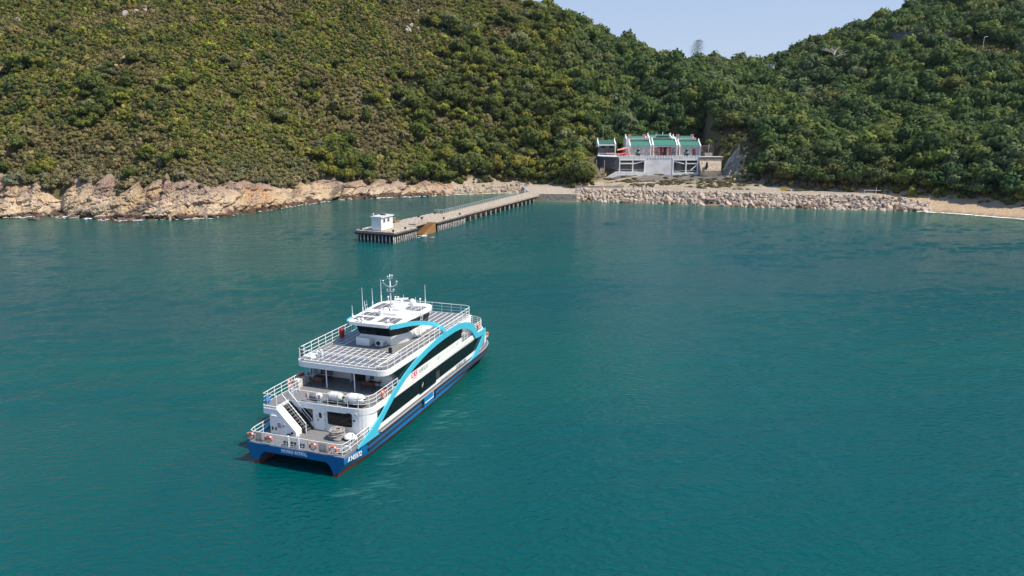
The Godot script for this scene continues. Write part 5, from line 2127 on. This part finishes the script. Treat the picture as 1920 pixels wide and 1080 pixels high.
	for sg in [1.0, -1.0]:
		st = nst()
		side(st, rib, 4.83 * sg, 4.97 * sg)
		put(o, "side_arch", st, M.cyan)
		st = nst()
		var tp := []
		var track := [[20.15, 4.93, 6.72], [19.9, 4.92, 7.15], [19.45, 4.80, 7.66], [18.8, 4.45, 8.12], [18.0, 4.0, 8.45], [17.0, 3.62, 8.72], [15.8, 3.35, 8.95], [14.6, 3.1, 9.12], [13.5, 2.75, 9.20], [12.9, 2.35, 9.22]]
		for k in track.size():
			var q: Array = track[k]
			var q0: Array = track[maxi(k - 1, 0)]
			var q1: Array = track[mini(k + 1, track.size() - 1)]
			var tn := Vector2(q1[0] - q0[0], q1[2] - q0[2]).normalized()
			var wide := Vector3(0, tn.x, tn.y) * .22
			var c := V(q[1] * sg, q[2], q[0])
			var out_ := Vector3(.06 * sg, 0, 0)
			tp.append(PackedVector3Array([c - wide - out_, c + wide - out_, c + wide + out_, c - wide + out_]))
		loft(st, tp)
		put(o, "roof_arch", st, M.cyan)
	# --- wheelhouse
	var base := v2([-1.6, 14.4, 1.6, 14.4, 2.45, 16.2, 2.6, 20.3, 1.8, 21.3, -1.8, 21.3, -2.6, 20.3, -2.45, 16.2])
	var sill := v2([-1.72, 14.1, 1.72, 14.1, 2.62, 16.0, 2.75, 20.4, 1.9, 21.5, -1.9, 21.5, -2.75, 20.4, -2.62, 16.0])
	var head := v2([-1.85, 13.55, 1.85, 13.55, 2.85, 15.65, 3.0, 20.5, 2.05, 21.75, -2.05, 21.75, -3.0, 20.5, -2.85, 15.65])
	var rg := []
	for q in [[base, 6.858], [sill, 7.88]]:
		var r := PackedVector3Array()
		for p in q[0]:
			r.append(V(p.x, q[1], p.y))
		rg.append(r)
	st = nst()
	loft(st, rg)
	var wh := put(o, "wheelhouse", st, M.white)
	var rg2 := [rg[1]]
	var r2 := PackedVector3Array()
	for p in head:
		r2.append(V(p.x, 9.09, p.y))
	rg2.append(r2)
	st = nst()
	loft(st, rg2)
	var wf := put(wh, "window_frame", st, M.black)
	var div := [4, 2, 4, 2, 4, 2, 4, 2]
	for k in 8:
		var k2 := (k + 1) % 8
		var a0: Vector3 = rg2[0][k]
		var b0: Vector3 = rg2[0][k2]
		var a1: Vector3 = rg2[1][k]
		var b1: Vector3 = rg2[1][k2]
		var nn := (b0 - a0).cross(a1 - a0).normalized()
		if nn.dot((a0 + b0) * .5 - V(0, 8, 18)) < 0:
			nn = -nn
		for i in div[k]:
			var t0: float = (i + .06) / div[k]
			var t1: float = (i + .94) / div[k]
			st = nst()
			var c := [a0.lerp(b0, t0).lerp(a1.lerp(b1, t0), .06), a0.lerp(b0, t1).lerp(a1.lerp(b1, t1), .06), a0.lerp(b0, t1).lerp(a1.lerp(b1, t1), .94), a0.lerp(b0, t0).lerp(a1.lerp(b1, t0), .94)]
			var ring0 := PackedVector3Array()
			var ring1 := PackedVector3Array()
			for p in c:
				ring0.append(p + nn * .003)
				ring1.append(p + nn * .02)
			loft(st, [ring0, ring1])
			put(wf, "pane", st, M.glass)
	var roof := rounded(mirror(v2([2.55, 12.85, 3.25, 20.6, 2.5, 21.9])), .9, 6)
	st = nst()
	plan(st, roof, 9.10, 9.42)
	var wr := put(wh, "wheelhouse_roof", st, M.white)
	var rin := []
	for q in Geometry2D.offset_polygon(PackedVector2Array(roof), -.18)[0]:
		rin.append(q)
	st = nst()
	plan(st, rin, 9.36, 9.47)
	put(wr, "roof_crown", st, M.white)
	for q in [[.2, 17.0, 2.5, 2.2, .28], [0.1, 18.6, .9, 1.2, .45], [.9, 17.4, .8, 1.0, .5], [-.3, 15.9, .3, .4, .55]]:
		st = nst()
		bx(st, V(q[0], 9.46 + q[4] / 2, q[1]), Vector3(q[2], q[4], q[3]))
		put(wr, "roof_box", st, M.white)
	var groups := [[.55, 13.5, 3, 3], [-2.25, 13.6, 3, 2], [-2.3, 15.3, 3, 2], [-2.5, 17.8, 3, 4], [.75, 18.5, 3, 3]]
	var pm2 := nst()
	bx(pm2, Vector3.ZERO, Vector3(.58, .035, .55))
	pm2.generate_normals()
	var panel2 := pm2.commit()
	panel2.surface_set_material(0, M.solar)
	for g in groups:
		for i in g[2]:
			for j in g[3]:
				inst(wr, "solar_panel", panel2, Transform3D(Basis(), V(g[0] + i * .70 + .33, 9.49, g[1] + j * .64 + .3)))
	# side doors, ladder, air units beside the wheelhouse
	for sg in [1.0, -1.0]:
		st = nst()
		side(st, rounded(v2([17.3, 6.95, 20.2, 6.95, 20.2, 7.85, 17.3, 7.85]), .3, 3), 2.52 * sg, 2.72 * sg)
		put(wh, "side_shell", st, M.white)
		st = nst()
		for s in [17.9, 18.35]:
			tube(st, [V(2.95 * sg, 6.86, s), V(3.35 * sg, 10.2, s)], .028)
		for k in 9:
			tube(st, [V((2.97 + k * .037) * sg, 7.1 + k * .33, 17.9), V((2.97 + k * .037) * sg, 7.1 + k * .33, 18.35)], .02)
		put(wh, "ladder", st, M.railing)
	st = nst()
	bx(st, V(-1.15, 7.25, 14.05), Vector3(1.5, .78, .95))
	put(o, "air_plant_box", st, M.white)
	var ac := nst()
	bx(ac, V(.55, 7.15, 14.05), Vector3(.85, .6, .38))
	var acp := put(o, "air_conditioner", ac, M.white)
	st = nst()
	tube(st, [V(.45, 7.15, 13.85), V(.45, 7.15, 13.84)], .23, 14)
	put(acp, "fan", st, M.dark)
	st = nst()
	bx(st, V(1.1, 7.02, 14.05), Vector3(.3, .3, .3))
	put(o, "valve_box", st, M.grey)
	st = nst()
	bx(st, V(2.75, 7.15, 12.1), Vector3(.28, .62, .24))
	put(o, "loudspeaker", st, M.black)
	# --- mast and aerials
	st = nst(true)
	tube(st, [V(.25, 9.45, 17.1), V(.25, 9.95, 17.1)], .34, 10, .16)
	tube(st, [V(.25, 9.8, 17.1), V(.25, 13.5, 17.1)], .085, 8, .05)
	var mast := put(o, "mast", st, M.white)
	st = nst()
	tube(st, [V(-.55, 12.55, 17.1), V(-.2, 12.3, 17.1), V(.25, 12.2, 17.1), V(.7, 12.3, 17.1), V(1.0, 12.6, 17.1)], .05)
	tube(st, [V(-.1, 11.75, 17.1), V(.6, 11.75, 17.1)], .05)
	tube(st, [V(0, 13.1, 17.1), V(.5, 13.15, 17.1)], .05)
	put(mast, "crosstree", st, M.white)
	for q in [[-.55, 12.72], [1.0, 12.77], [0.0, 13.2], [.5, 13.35], [-.1, 11.85], [.6, 11.9], [.25, 11.6]]:
		st = nst(true)
		ball(st, V(q[0], q[1], 17.1), Vector3(.13, .12, .13), 8, 5)
		var lm := put(mast, "lamp", st, M.white)
		st = nst(true)
		tube(st, [V(q[0], q[1] - .02, 17.1), V(q[0], q[1] + .06, 17.1)], .14, 8)
		put(lm, "lens", st, M.dark)
	for q in [[-1.63, 14.7, 3.1], [-2.62, 18.36, 2.1], [-2.6, 20.2, 2.7], [-2.55, 14.2, 1.3], [-.45, 21.2, .95], [.99, 21.2, .8], [2.4, 20.7, 2.4]]:
		st = nst()
		tube(st, [V(q[0], 9.4, q[1]), V(q[0], 9.4 + q[2] * .35, q[1])], .06)
		tube(st, [V(q[0], 9.4 + q[2] * .33, q[1]), V(q[0], 9.4 + q[2], q[1])], .034, 6, .018)
		put(o, "whip_aerial", st, M.railing)
	for q in [[-1.43, 21.2], [-1.12, 21.25], [-2.2, 21.0], [1.5, 21.3]]:
		st = nst(true)
		tube(st, [V(q[0], 9.4, q[1]), V(q[0], 9.95, q[1])], .03)
		ball(st, V(q[0], 10.03, q[1]), Vector3(.11, .11, .11))
		put(o, "satellite_dome", st, M.white)
	st = nst()
	tube(st, [V(-.6, 9.4, 21.0), V(-.6, 9.85, 21.0)], .17, 8)
	var rd := put(o, "radar", st, M.white)
	st = nst()
	bx(st, V(-.6, 9.95, 21.0), Vector3(1.5, .14, .2), Basis(Vector3.UP, .5))
	put(rd, "scanner", st, M.white)
	st = nst(true)
	ball(st, V(.75, 9.75, 20.9), Vector3(.33, .35, .33), 10, 6)
	put(o, "radome", st, M.white)
	for q in [[-1.2, 13.1], [-.75, 13.05], [-2.1, 13.6], [1.9, 13.4]]:
		st = nst(true)
		tube(st, [V(q[0], 9.4, q[1]), V(q[0], 9.62, q[1])], .035)
		tube(st, [V(q[0], 9.72, q[1] + .1), V(q[0], 9.72, q[1] - .14)], .13, 8)
		put(o, "searchlight", st, M.white)
	var st9 := nst()
	torus(st9, Transform3D(Basis(Vector3.UP, .3), V(.0, 9.85, 16.55)), .36, .04, 0, TAU, 16, 5)
	put(o, "hose_ring", st9, M.dark)
	# roof rail boxes beside ladder
	railing(o, [V(1.0, 9.45, 18.2), V(2.6, 9.45, 18.2), V(2.7, 9.45, 19.4), V(1.2, 9.45, 19.4)], .55, 2, .5, M.railing, .018, "roof_rail")
	# --- railings
	var rr := []
	for q in Geometry2D.offset_polygon(PackedVector2Array(d3), -.14)[0]:
		rr.append(V(q.x, 6.85, q.y))
	rr.append(rr[0])
	railing(o, rr, 1.08, 3, 1.22, M.railing, .03, "top_deck_railing")
	var s1 := [V(-4.66, 1.86, 8.5), V(-4.66, 1.86, .8), V(-4.5, 1.86, .25), V(-4.1, 1.86, .14), V(4.1, 1.86, .14), V(4.5, 1.86, .3), V(4.66, 1.86, .9), V(4.66, 1.86, 4.6)]
	railing(o, s1, 1.02, 3, 1.08, M.railing, .028, "stern_railing")
	railing(o, [V(4.5, 1.86, 32.4), V(4.25, 1.86, 33.6), V(3.7, 1.86, 34.6), V(2.9, 1.86, 35.05), V(0, 1.86, 35.2), V(-2.9, 1.86, 35.05), V(-3.7, 1.86, 34.6), V(-4.25, 1.86, 33.6), V(-4.5, 1.86, 32.4)], 1.15, 4, .7, M.railing, .03, "bow_railing")
	var e2 := [V(-3.15, 4.4, 4.15), V(.5, 4.4, 4.12), V(3.4, 4.4, 4.25), V(4.0, 4.4, 4.4), V(4.45, 4.4, 4.8), V(4.68, 4.4, 5.4), V(4.7, 4.4, 10.3)]
	railing(o, e2, 1.02, 3, .98, M.railing, .028, "upper_deck_railing")
	railing(o, [V(-3.3, 4.4, 2.4), V(-4.66, 4.4, 2.4), V(-4.72, 4.4, 4.0), V(-4.72, 4.4, 10.3)], 1.02, 3, 1.0, M.railing, .028, "upper_deck_railing")
	railing(o, [V(-3.3, 4.4, 4.6), V(-3.6, 4.4, 4.6), V(-3.6, 4.4, 6.2)], 1.0, 3, .45, M.railing, .025, "stair_gate")
	railing(o, [V(4.7, 4.4, 24.9), V(4.7, 4.4, 31.0), V(4.1, 4.4, 32.0), V(2.4, 4.4, 32.65), V(-2.4, 4.4, 32.65), V(-4.1, 4.4, 32.0), V(-4.7, 4.4, 31.0), V(-4.7, 4.4, 24.9)], 1.0, 4, .85, M.railing, .028, "foredeck_railing")
	st = nst()
	bx(st, V(1.5, 4.95, 32.0), Vector3(2.6, 1.1, .9))
	put(o, "bow_locker", st, M.white)
	for q in [[.8, 30.5], [2.3, 30.8], [-2.0, 31.0]]:
		st = nst()
		bx(st, V(q[0], 4.7, q[1]), Vector3(.7, .6, .6))
		put(o, "vent_box", st, M.white)
	# corner fairleads and horns on the top deck
	for q in [[-4.3, 7.7], [4.0, 7.75]]:
		st9 = nst()
		torus(st9, Transform3D(Basis(Vector3.RIGHT, .9), V(q[0], 7.05, q[1])), .24, .05, 0, TAU, 14, 5)
		put(o, "hose_loop", st9, M.steel)
	for q in [[-4.55, 8.2, .9], [-3.2, 9.0, .45], [-2.9, 9.1, .55]]:
		st = nst()
		tube(st, [V(q[0], 6.86, q[1]), V(q[0], 6.86 + q[2], q[1])], .09)
		tube(st, [V(q[0], 6.86 + q[2], q[1]), V(q[0] - .02, 7.1 + q[2], q[1] - .18)], .09)
		put(o, "vent_pipe", st, M.white if q[2] < .8 else M.dark)
	st = nst()
	bx(st, V(-3.9, 7.0, 8.6), Vector3(.9, .28, 1.1))
	put(o, "junction_box", st, M.white)
	# mooring gear
	for q in [[-3.2, .6], [-1.2, .55], [-.5, .6], [.4, .55], [4.25, 1.5]]:
		st = nst()
		for d in [-.16, .16]:
			tube(st, [V(q[0] + d, 1.86, q[1]), V(q[0] + d, 2.2, q[1])], .075, 8)
		tube(st, [V(q[0] - .3, 2.12, q[1]), V(q[0] + .3, 2.12, q[1])], .045)
		put(o, "mooring_bitt", st, M.dark if q[0] < 1 else M.white)
	for q in [[.25, .32, 1.1], [-.75, .3, .9], [4.2, 2.4, 1.0]]:
		st = nst()
		tube(st, [V(q[0], 1.86, q[1]), V(q[0], 1.86 + q[2], q[1])], .06, 8)
		tube(st, [V(q[0], 1.86 + q[2], q[1]), V(q[0], 1.95 + q[2], q[1])], .1, 8)
		put(o, "vent_post", st, M.white)
	st9 = nst()
	torus(st9, Transform3D(Basis(Vector3.RIGHT, PI / 2), V(4.2, 1.98, .9)), .3, .1, 0, TAU, 14, 6)
	put(o, "tyre", st9, M.grey)
	# red cabinets
	for q in [[-4.62, 4.98, 8.0], [-4.55, 7.35, 15.2], [3.6, 5.0, 27.2]]:
		st = nst()
		bx(st, V(q[0], q[1], q[2]), Vector3(.28, .85, .55))
		put(o, "fire_cabinet", st, M.red)
	# --- lettering
	var tside := func(s: float, h: float, w := 4.81) -> Transform3D: return Transform3D(Basis(Vector3(0, 0, -1), Vector3.UP, Vector3(1, 0, 0)), V(w, h, s))
	letters(o, "port_name", "HONG KONG", .30, M.railing, Transform3D(Basis(), V(-.05, 1.58, -.052)))
	st = nst()
	bx(st, V(1.15, 1.47, -.05), Vector3(.26, .07, .02))
	put(o, "transom_mark", st, M.railing)
	letters(o, "hull_number", "A145572", .42, M.railing, Transform3D(Basis(Vector3(-.02, -.17, -.98).normalized(), Vector3(0, .98, -.17).normalized(), Vector3(1, 0, 0)), V(4.84, 1.28, 1.6)))
	letters(o, "owner_mark", "CKS", .54, mk(lin(.62, .01, .10), .4), tside.call(12.98, 4.70))
	st = nst()
	bx(st, V(4.815, 4.30, 12.98), Vector3(.015, .06, .95))
	put(o, "owner_bar", st, mk(lin(.62, .01, .10), .4))
	# brush-like grey characters beside the mark and the name near the bow
	var ink := mk(lin(.30, .31, .33), .5)
	var glyphs := [[[0, .9, 1, .9], [.5, 1, .5, 0], [.1, .5, .9, .5], [.1, .1, .4, .4], [.9, .1, .6, .4]], [[.1, .95, .1, 0], [.1, .95, .5, .95], [.5, .95, .5, .1], [.1, .5, .5, .5], [.65, .95, 1, .95], [.82, .95, .82, 0], [.65, .5, 1, .5]], [[0, .7, .35, .7], [.18, 1, .18, 0], [.45, .85, 1, .85], [.72, 1, .72, .4], [.45, .4, 1, .4], [.5, 0, .72, .4], [.95, 0, .72, .4]], [[.05, .95, .45, .95], [.25, .95, .25, .05], [.05, .5, .45, .5], [0, .05, .5, .05], [.6, .8, 1, .8], [.8, 1, .8, 0], [.6, .35, 1, .35]]]
	var rows := [[13.95, 4.42, .42, 4, .52, ink], [23.15, 1.78, .46, 3, .62, mk(lin(.16, .17, .19), .5)]]
	for q in rows:
		for k in q[3]:
			st = nst()
			for g in glyphs[k]:
				var a := V(4.808, q[1] + g[1] * q[2], q[0] + k * q[4] + g[0] * q[2])
				var b := V(4.808, q[1] + g[3] * q[2], q[0] + k * q[4] + g[2] * q[2])
				tube(st, [a, b], .026, 4)
			put(o, "character", st, q[5])
	letters(o, "bow_number", "33", .48, mk(lin(.16, .17, .19), .5), tside.call(25.55, 2.0))
	letters(o, "side_name", "XIN MING ZHU 33", .30, ink, tside.call(20.7, 1.92), false)
	# pale green leaf marks and faint line on the white band
	for q in [[18.55, 4.55, .36], [23.5, 4.72, .30]]:
		st = nst()
		var leafp := []
		for k in 12:
			var a := TAU * k / 12
			leafp.append(Vector2(q[0] + cos(a) * q[2] * .55 + sin(a) * .12, q[1] + sin(a) * q[2] * .7))
		side(st, leafp, 4.80, 4.812)
		put(o, "leaf_mark", st, mk(lin(.28, .60, .48), .5))
	st = nst()
	for k in 9:
		bx(st, V(4.806, 4.50 + k * .012, 19.3 + k * .42), Vector3(.012, .16, .22))
	put(o, "faint_lettering", st, mk(lin(.58, .64, .63), .5))

	# ---------------- loose things aboard
	# lifebuoys
	var lb := nst(true)
	torus(lb, Transform3D(), .29, .085, 0, TAU, 24, 8)
	var lb0: Node3D
	var spots := [[-4.42, 2.42, .05, 0.0, "orange lifebuoy at the port corner of the stern rail"], [-2.56, 2.42, .02, 0.0, "orange lifebuoy on the stern rail right of the hanging net, before the stair house"], [1.83, 2.42, .02, 0.0, "orange lifebuoy on the stern rail below the aft door and window"], [3.75, 2.42, .02, 0.15, "orange lifebuoy at the starboard corner of the stern rail"], [-4.85, 4.95, 6.55, PI / 2, "orange lifebuoy on the port upper deck rail beside the wrapped crate"], [4.80, 4.95, 6.9, PI / 2, "orange lifebuoy on the starboard upper deck rail aft of the cyan arch"], [4.8, 5.0, 29.8, PI / 2, "orange lifebuoy on the foredeck rail forward of the cyan arch"], [3.95, 2.5, 34.5, PI / 3, "orange lifebuoy on the bow rail"]]
	for q in spots:
		var xf := FX * Transform3D(Basis(Vector3.UP, q[3]), V(q[0], q[1], q[2]))
		if lb0 == null:
			lb0 = thing("lifebuoy", q[4], "lifebuoy", xf, "lifebuoys on the ferry rails")
			put(lb0, "ring", lb, M.orange)
			for k in 4:
				var bt := nst(true)
				torus(bt, Transform3D(), .29, .092, k * PI / 2 + .62, k * PI / 2 + .95, 4, 8)
				put(lb0, "white_band", bt, M.white)
			var cd := nst()
			tube(cd, [Vector3(-.28, .28, .0), Vector3(0, -.05, .06), Vector3(.28, .28, 0)], .03)
			tube(cd, [Vector3(0, -.05, .06), Vector3(0, -.38, .05)], .05)
			put(lb0, "line", cd, M.canvas)
		else:
			dup(lb0, xf, q[4])
	# small red and white ring lights on the upper aft rail
	for q in [[-1.45, "left of the small white float"], [-.15, "right of the small white float"]]:
		var b := on_ferry("smoke_float", "small orange float on the aft upper deck rail, %s" % q[1], "float", q[0], 5.0, 4.2)
		st = nst(true)
		tube(st, [Vector3(0, -.16, 0), Vector3(0, .16, 0)], .09, 8)
		put(b, "canister", st, M.orange)
		st = nst()
		bx(st, Vector3(.12, .05, 0), Vector3(.08, .34, .1))
		put(b, "bracket", st, M.white)
	# life raft canisters
	var rafts := [[1.15, 1.55, .42, "life raft canister with stained white shell, left of two on the aft upper deck"], [3.2, 1.75, .47, "life raft canister with clean white shell, right of two on the aft upper deck"]]
	for q in rafts:
		var b := on_ferry("life_raft", q[3], "life raft", q[0], 4.4, 4.75)
		var r: float = q[2]
		var l: float = q[1]
		st = nst(true)
		var rings := []
		for k in 13:
			var t := k / 12.0
			var a := PI * t
			var x := -cos(a) * l * .5
			var rad := r * pow(sin(a), .38) if k > 0 and k < 12 else r * .25
			var ring := PackedVector3Array()
			for m in 14:
				ring.append(Vector3(x, .2 + r + cos(TAU * m / 14) * rad, sin(TAU * m / 14) * rad))
			rings.append(ring)
		loft(st, rings)
		put(b, "shell", st, M.canvas if q[0] < 2 else M.white)
		for x in [-.28, .28]:
			st = nst(true)
			tube(st, [Vector3(x * l - .03, .2 + r, 0), Vector3(x * l + .03, .2 + r, 0)], r * 1.01, 16)
			put(b, "strap", st, M.grey)
		st = nst()
		for x in [-.35, .35]:
			bx(st, Vector3(x * l, .1, 0), Vector3(.1, .22, r * 1.7))
		bx(st, Vector3(0, .05, 0), Vector3(l * .95, .06, r * 1.5))
		put(b, "cradle", st, M.dark)
		st = nst()
		tube(st, [Vector3(l * .5, .2 + r, 0), Vector3(l * .5 + .12, .2 + r, 0)], .1, 8)
		put(b, "release", st, M.dark)
	var sf := on_ferry("fender_float", "small white float with a brown cover, left of the life raft canisters", "float", -.75, 4.4, 4.75)
	st = nst(true)
	ball(st, Vector3(.2, .42, 0), Vector3(.34, .32, .32), 12, 8)
	put(sf, "float", st, M.white)
	st = nst(true)
	tube(st, [Vector3(-.65, .30, 0), Vector3(.05, .30, 0)], .25, 12)
	put(sf, "cover", st, mk(lin(.16, .13, .11), .85))
	# benches on the upper deck
	var bench: Node3D
	for q in [[-2.75, 7.95, PI, "brown bench facing aft at the port side of the upper deck, nearest the rail"], [-2.85, 9.25, 0.0, "brown bench at the port side of the upper deck, nearest the cabin wall"], [2.35, 8.45, PI, "brown bench facing aft at the starboard side of the upper deck, nearest the rail"], [2.4, 9.75 - .25, 0.0, "brown bench at the starboard side of the upper deck, nearest the cabin wall"]]:
		var xf := FX * Transform3D(Basis(Vector3.UP, q[2]), V(q[0], 4.4, q[1]))
		if bench == null:
			bench = thing("deck_bench", q[3], "bench", xf, "brown benches on the upper deck")
			for k in 4:
				st = nst()
				bx(st, Vector3(0, .44, -.2 + k * .13), Vector3(1.35, .035, .11))
				put(bench, "seat_slat", st, M.brown)
			for k in 3:
				st = nst()
				bx(st, Vector3(0, .60 + k * .14, -.30 - k * .03), Vector3(1.35, .11, .03))
				put(bench, "back_slat", st, M.brown)
			for x in [-.6, .6]:
				for z in [-.28, .2]:
					st = nst()
					tube(st, [Vector3(x, 0, z), Vector3(x, .43, z)], .035)
					put(bench, "leg", st, M.dark)
				st = nst()
				tube(st, [Vector3(x, .43, -.28), Vector3(x, .95, -.38)], .03)
				tube(st, [Vector3(x, .62, -.3), Vector3(x, .64, .18), Vector3(x, .43, .22)], .03)
				put(bench, "arm", st, M.dark)
		else:
			dup(bench, xf, q[3])
	# rope coil, tarpaulin, crate, nets
	var rc := on_ferry("rope_coil", "large heap of coiled pale mooring rope on the stern deck", "rope", 2.15, 1.86, 3.2)
	for k in 26:
		var lay := k / 26.0
		var rad := rng.randf_range(.30, .62) if k % 3 else rng.randf_range(.55, .66)
		var loop := []
		var ph := rng.randf() * TAU
		for m in 15:
			var a := TAU * m / 14.0
			var rx := rad * (1.0 + .10 * sin(a * 2.0 + ph) + .05 * sin(a * 3.0 + ph * 2.0))
			loop.append(Vector3(cos(a) * rx, .08 + lay * .72 + .05 * sin(a * 2.0 + ph * 3.0), sin(a) * rx))
		st = nst(true)
		tube(st, loop, .062, 6)
		put(rc, "rope_turn", st, M.rope)
	st = nst(true)
	tube(st, [Vector3(-.55, .05, .3), Vector3(-.6, .5, .25), Vector3(-.2, .78, .2), Vector3(.2, .75, -.1), Vector3(.5, .6, -.3), Vector3(.62, .08, -.35)], .06)
	put(rc, "rope_end", st, M.rope)
	var tp2 := on_ferry("covered_gear", "gear under a white tarpaulin beside the rope coil", "tarpaulin", 3.35, 1.86, 3.35)
	st = nst(true)
	var rg9 := []
	for k in 6:
		var t := k / 5.0
		var ring := PackedVector3Array()
		for m in 14:
			var a := TAU * m / 14
			var rr2 := (1.0 - t * t * .9) * (1.0 + .09 * sin(a * 4.0 + 1) * (1 - t))
			ring.append(Vector3(cos(a) * .66 * rr2, .14 + t * .46, sin(a) * .5 * rr2))
		rg9.append(ring)
	loft(st, rg9)
	put(tp2, "tarpaulin", st, M.white)
	st = nst()
	bx(st, Vector3(0, .09, 0), Vector3(1.2, .16, .95))
	put(tp2, "base", st, M.black)
	var cr := on_ferry("wrapped_crate", "long crate wrapped in clear plastic on the port upper deck", "crate", -4.35, 4.4, 7.6)
	st = nst()
	bx(st, Vector3(0, .38, 0), Vector3(.62, .74, 1.9))
	put(cr, "box", st, M.canvas)
	st = nst()
	for k in 4:
		bx(st, Vector3(0, .385, -.8 + k * .53), Vector3(.65, .77, .1))
	put(cr, "binding", st, M.grey)
	for q in [[-3.55, "left of the stair house"], [2.85, "between the two starboard lifebuoys"]]:
		var nt := on_ferry("hanging_net", "grey rope net hung over the stern rail, %s" % q[1], "net", q[0], 1.9, .05)
		for k in 8:
			st = nst()
			tube(st, [Vector3(-.35 + k * .1, 1.02, 0), Vector3(-.38 + k * .1 + .05 * sin(k * 2.0), .55, .06), Vector3(-.35 + k * .1, .12, .02)], .035, 5)
			put(nt, "strand", st, M.rope)
		for k in 3:
			st = nst()
			tube(st, [Vector3(-.36, .3 + k * .25, .04), Vector3(.36, .28 + k * .25, .04)], .03, 5)
			put(nt, "cross_strand", st, M.rope)
	var sgb := on_ferry("blue_bag", "small blue bag tied to the rail at the aft end of the port upper deck", "bag", -4.5, 4.42, 2.75)
	st = nst(true)
	ball(st, Vector3(0, .25, 0), Vector3(.22, .26, .3), 10, 6)
	put(sgb, "sack", st, mk(lin(.01, .16, .50), .7))
	st = nst()
	tube(st, [Vector3(0, .48, 0), Vector3(0, .62, 0)], .05)
	put(sgb, "neck", st, mk(lin(.01, .16, .50), .7))
	# churned water beside and behind the hull
	st = nst()
	var r := RandomNumberGenerator.new()
	r.seed = 6
	for i in 300:
		var s := r.randf_range(-3.0, 34)
		var w := 5.6 + absf(r.randfn()) * 1.5 + maxf(0, 14 - absf(s - 12)) * .10
		if r.randf() > .75:
			w += r.randf() * 4.0
		var n := NZ.get_noise_2d(s * 5.0, w * 9.0)
		if n < -.05:
			continue
		var p := FX * V(w, 0, s)
		var sz := r.randf_range(.12, .75)
		if r.randf() < 2.0 and s < 16 + 10 * r.randf():
			foam_patch(st, r, Vector2(p.x, -p.z), sz * 1.5, sz * .3, r.randf_range(-.1, .7), .16)
	put(self, "wake", st, M.wake)
	tag(get_node("wake"), "pale streaks of stirred water along the starboard side of the ferry", "wake", "", "stuff")

func _ready() -> void:
	rng.seed = 20
	NZ.seed = 7
	NZ.frequency = .022
	NZ.fractal_octaves = 3
	NW.seed = 8
	NW.frequency = .03
	NW.fractal_octaves = 2
	make_camera_and_light()
	make_materials()
	var t := Time.get_ticks_msec()
	make_water()
	print("water ", Time.get_ticks_msec() - t)
	make_terrain()
	print("terrain ", Time.get_ticks_msec() - t)
	make_cliff()
	print("cliff ", Time.get_ticks_msec() - t)
	make_plants()
	make_special_trees()
	print("plants ", Time.get_ticks_msec() - t)
	make_revetment()
	make_promenade()
	make_pier()
	make_temple()
	make_hill_details()
	make_ferry()
	print("ferry ", Time.get_ticks_msec() - t)
	make_people()
	print("people ", Time.get_ticks_msec() - t)
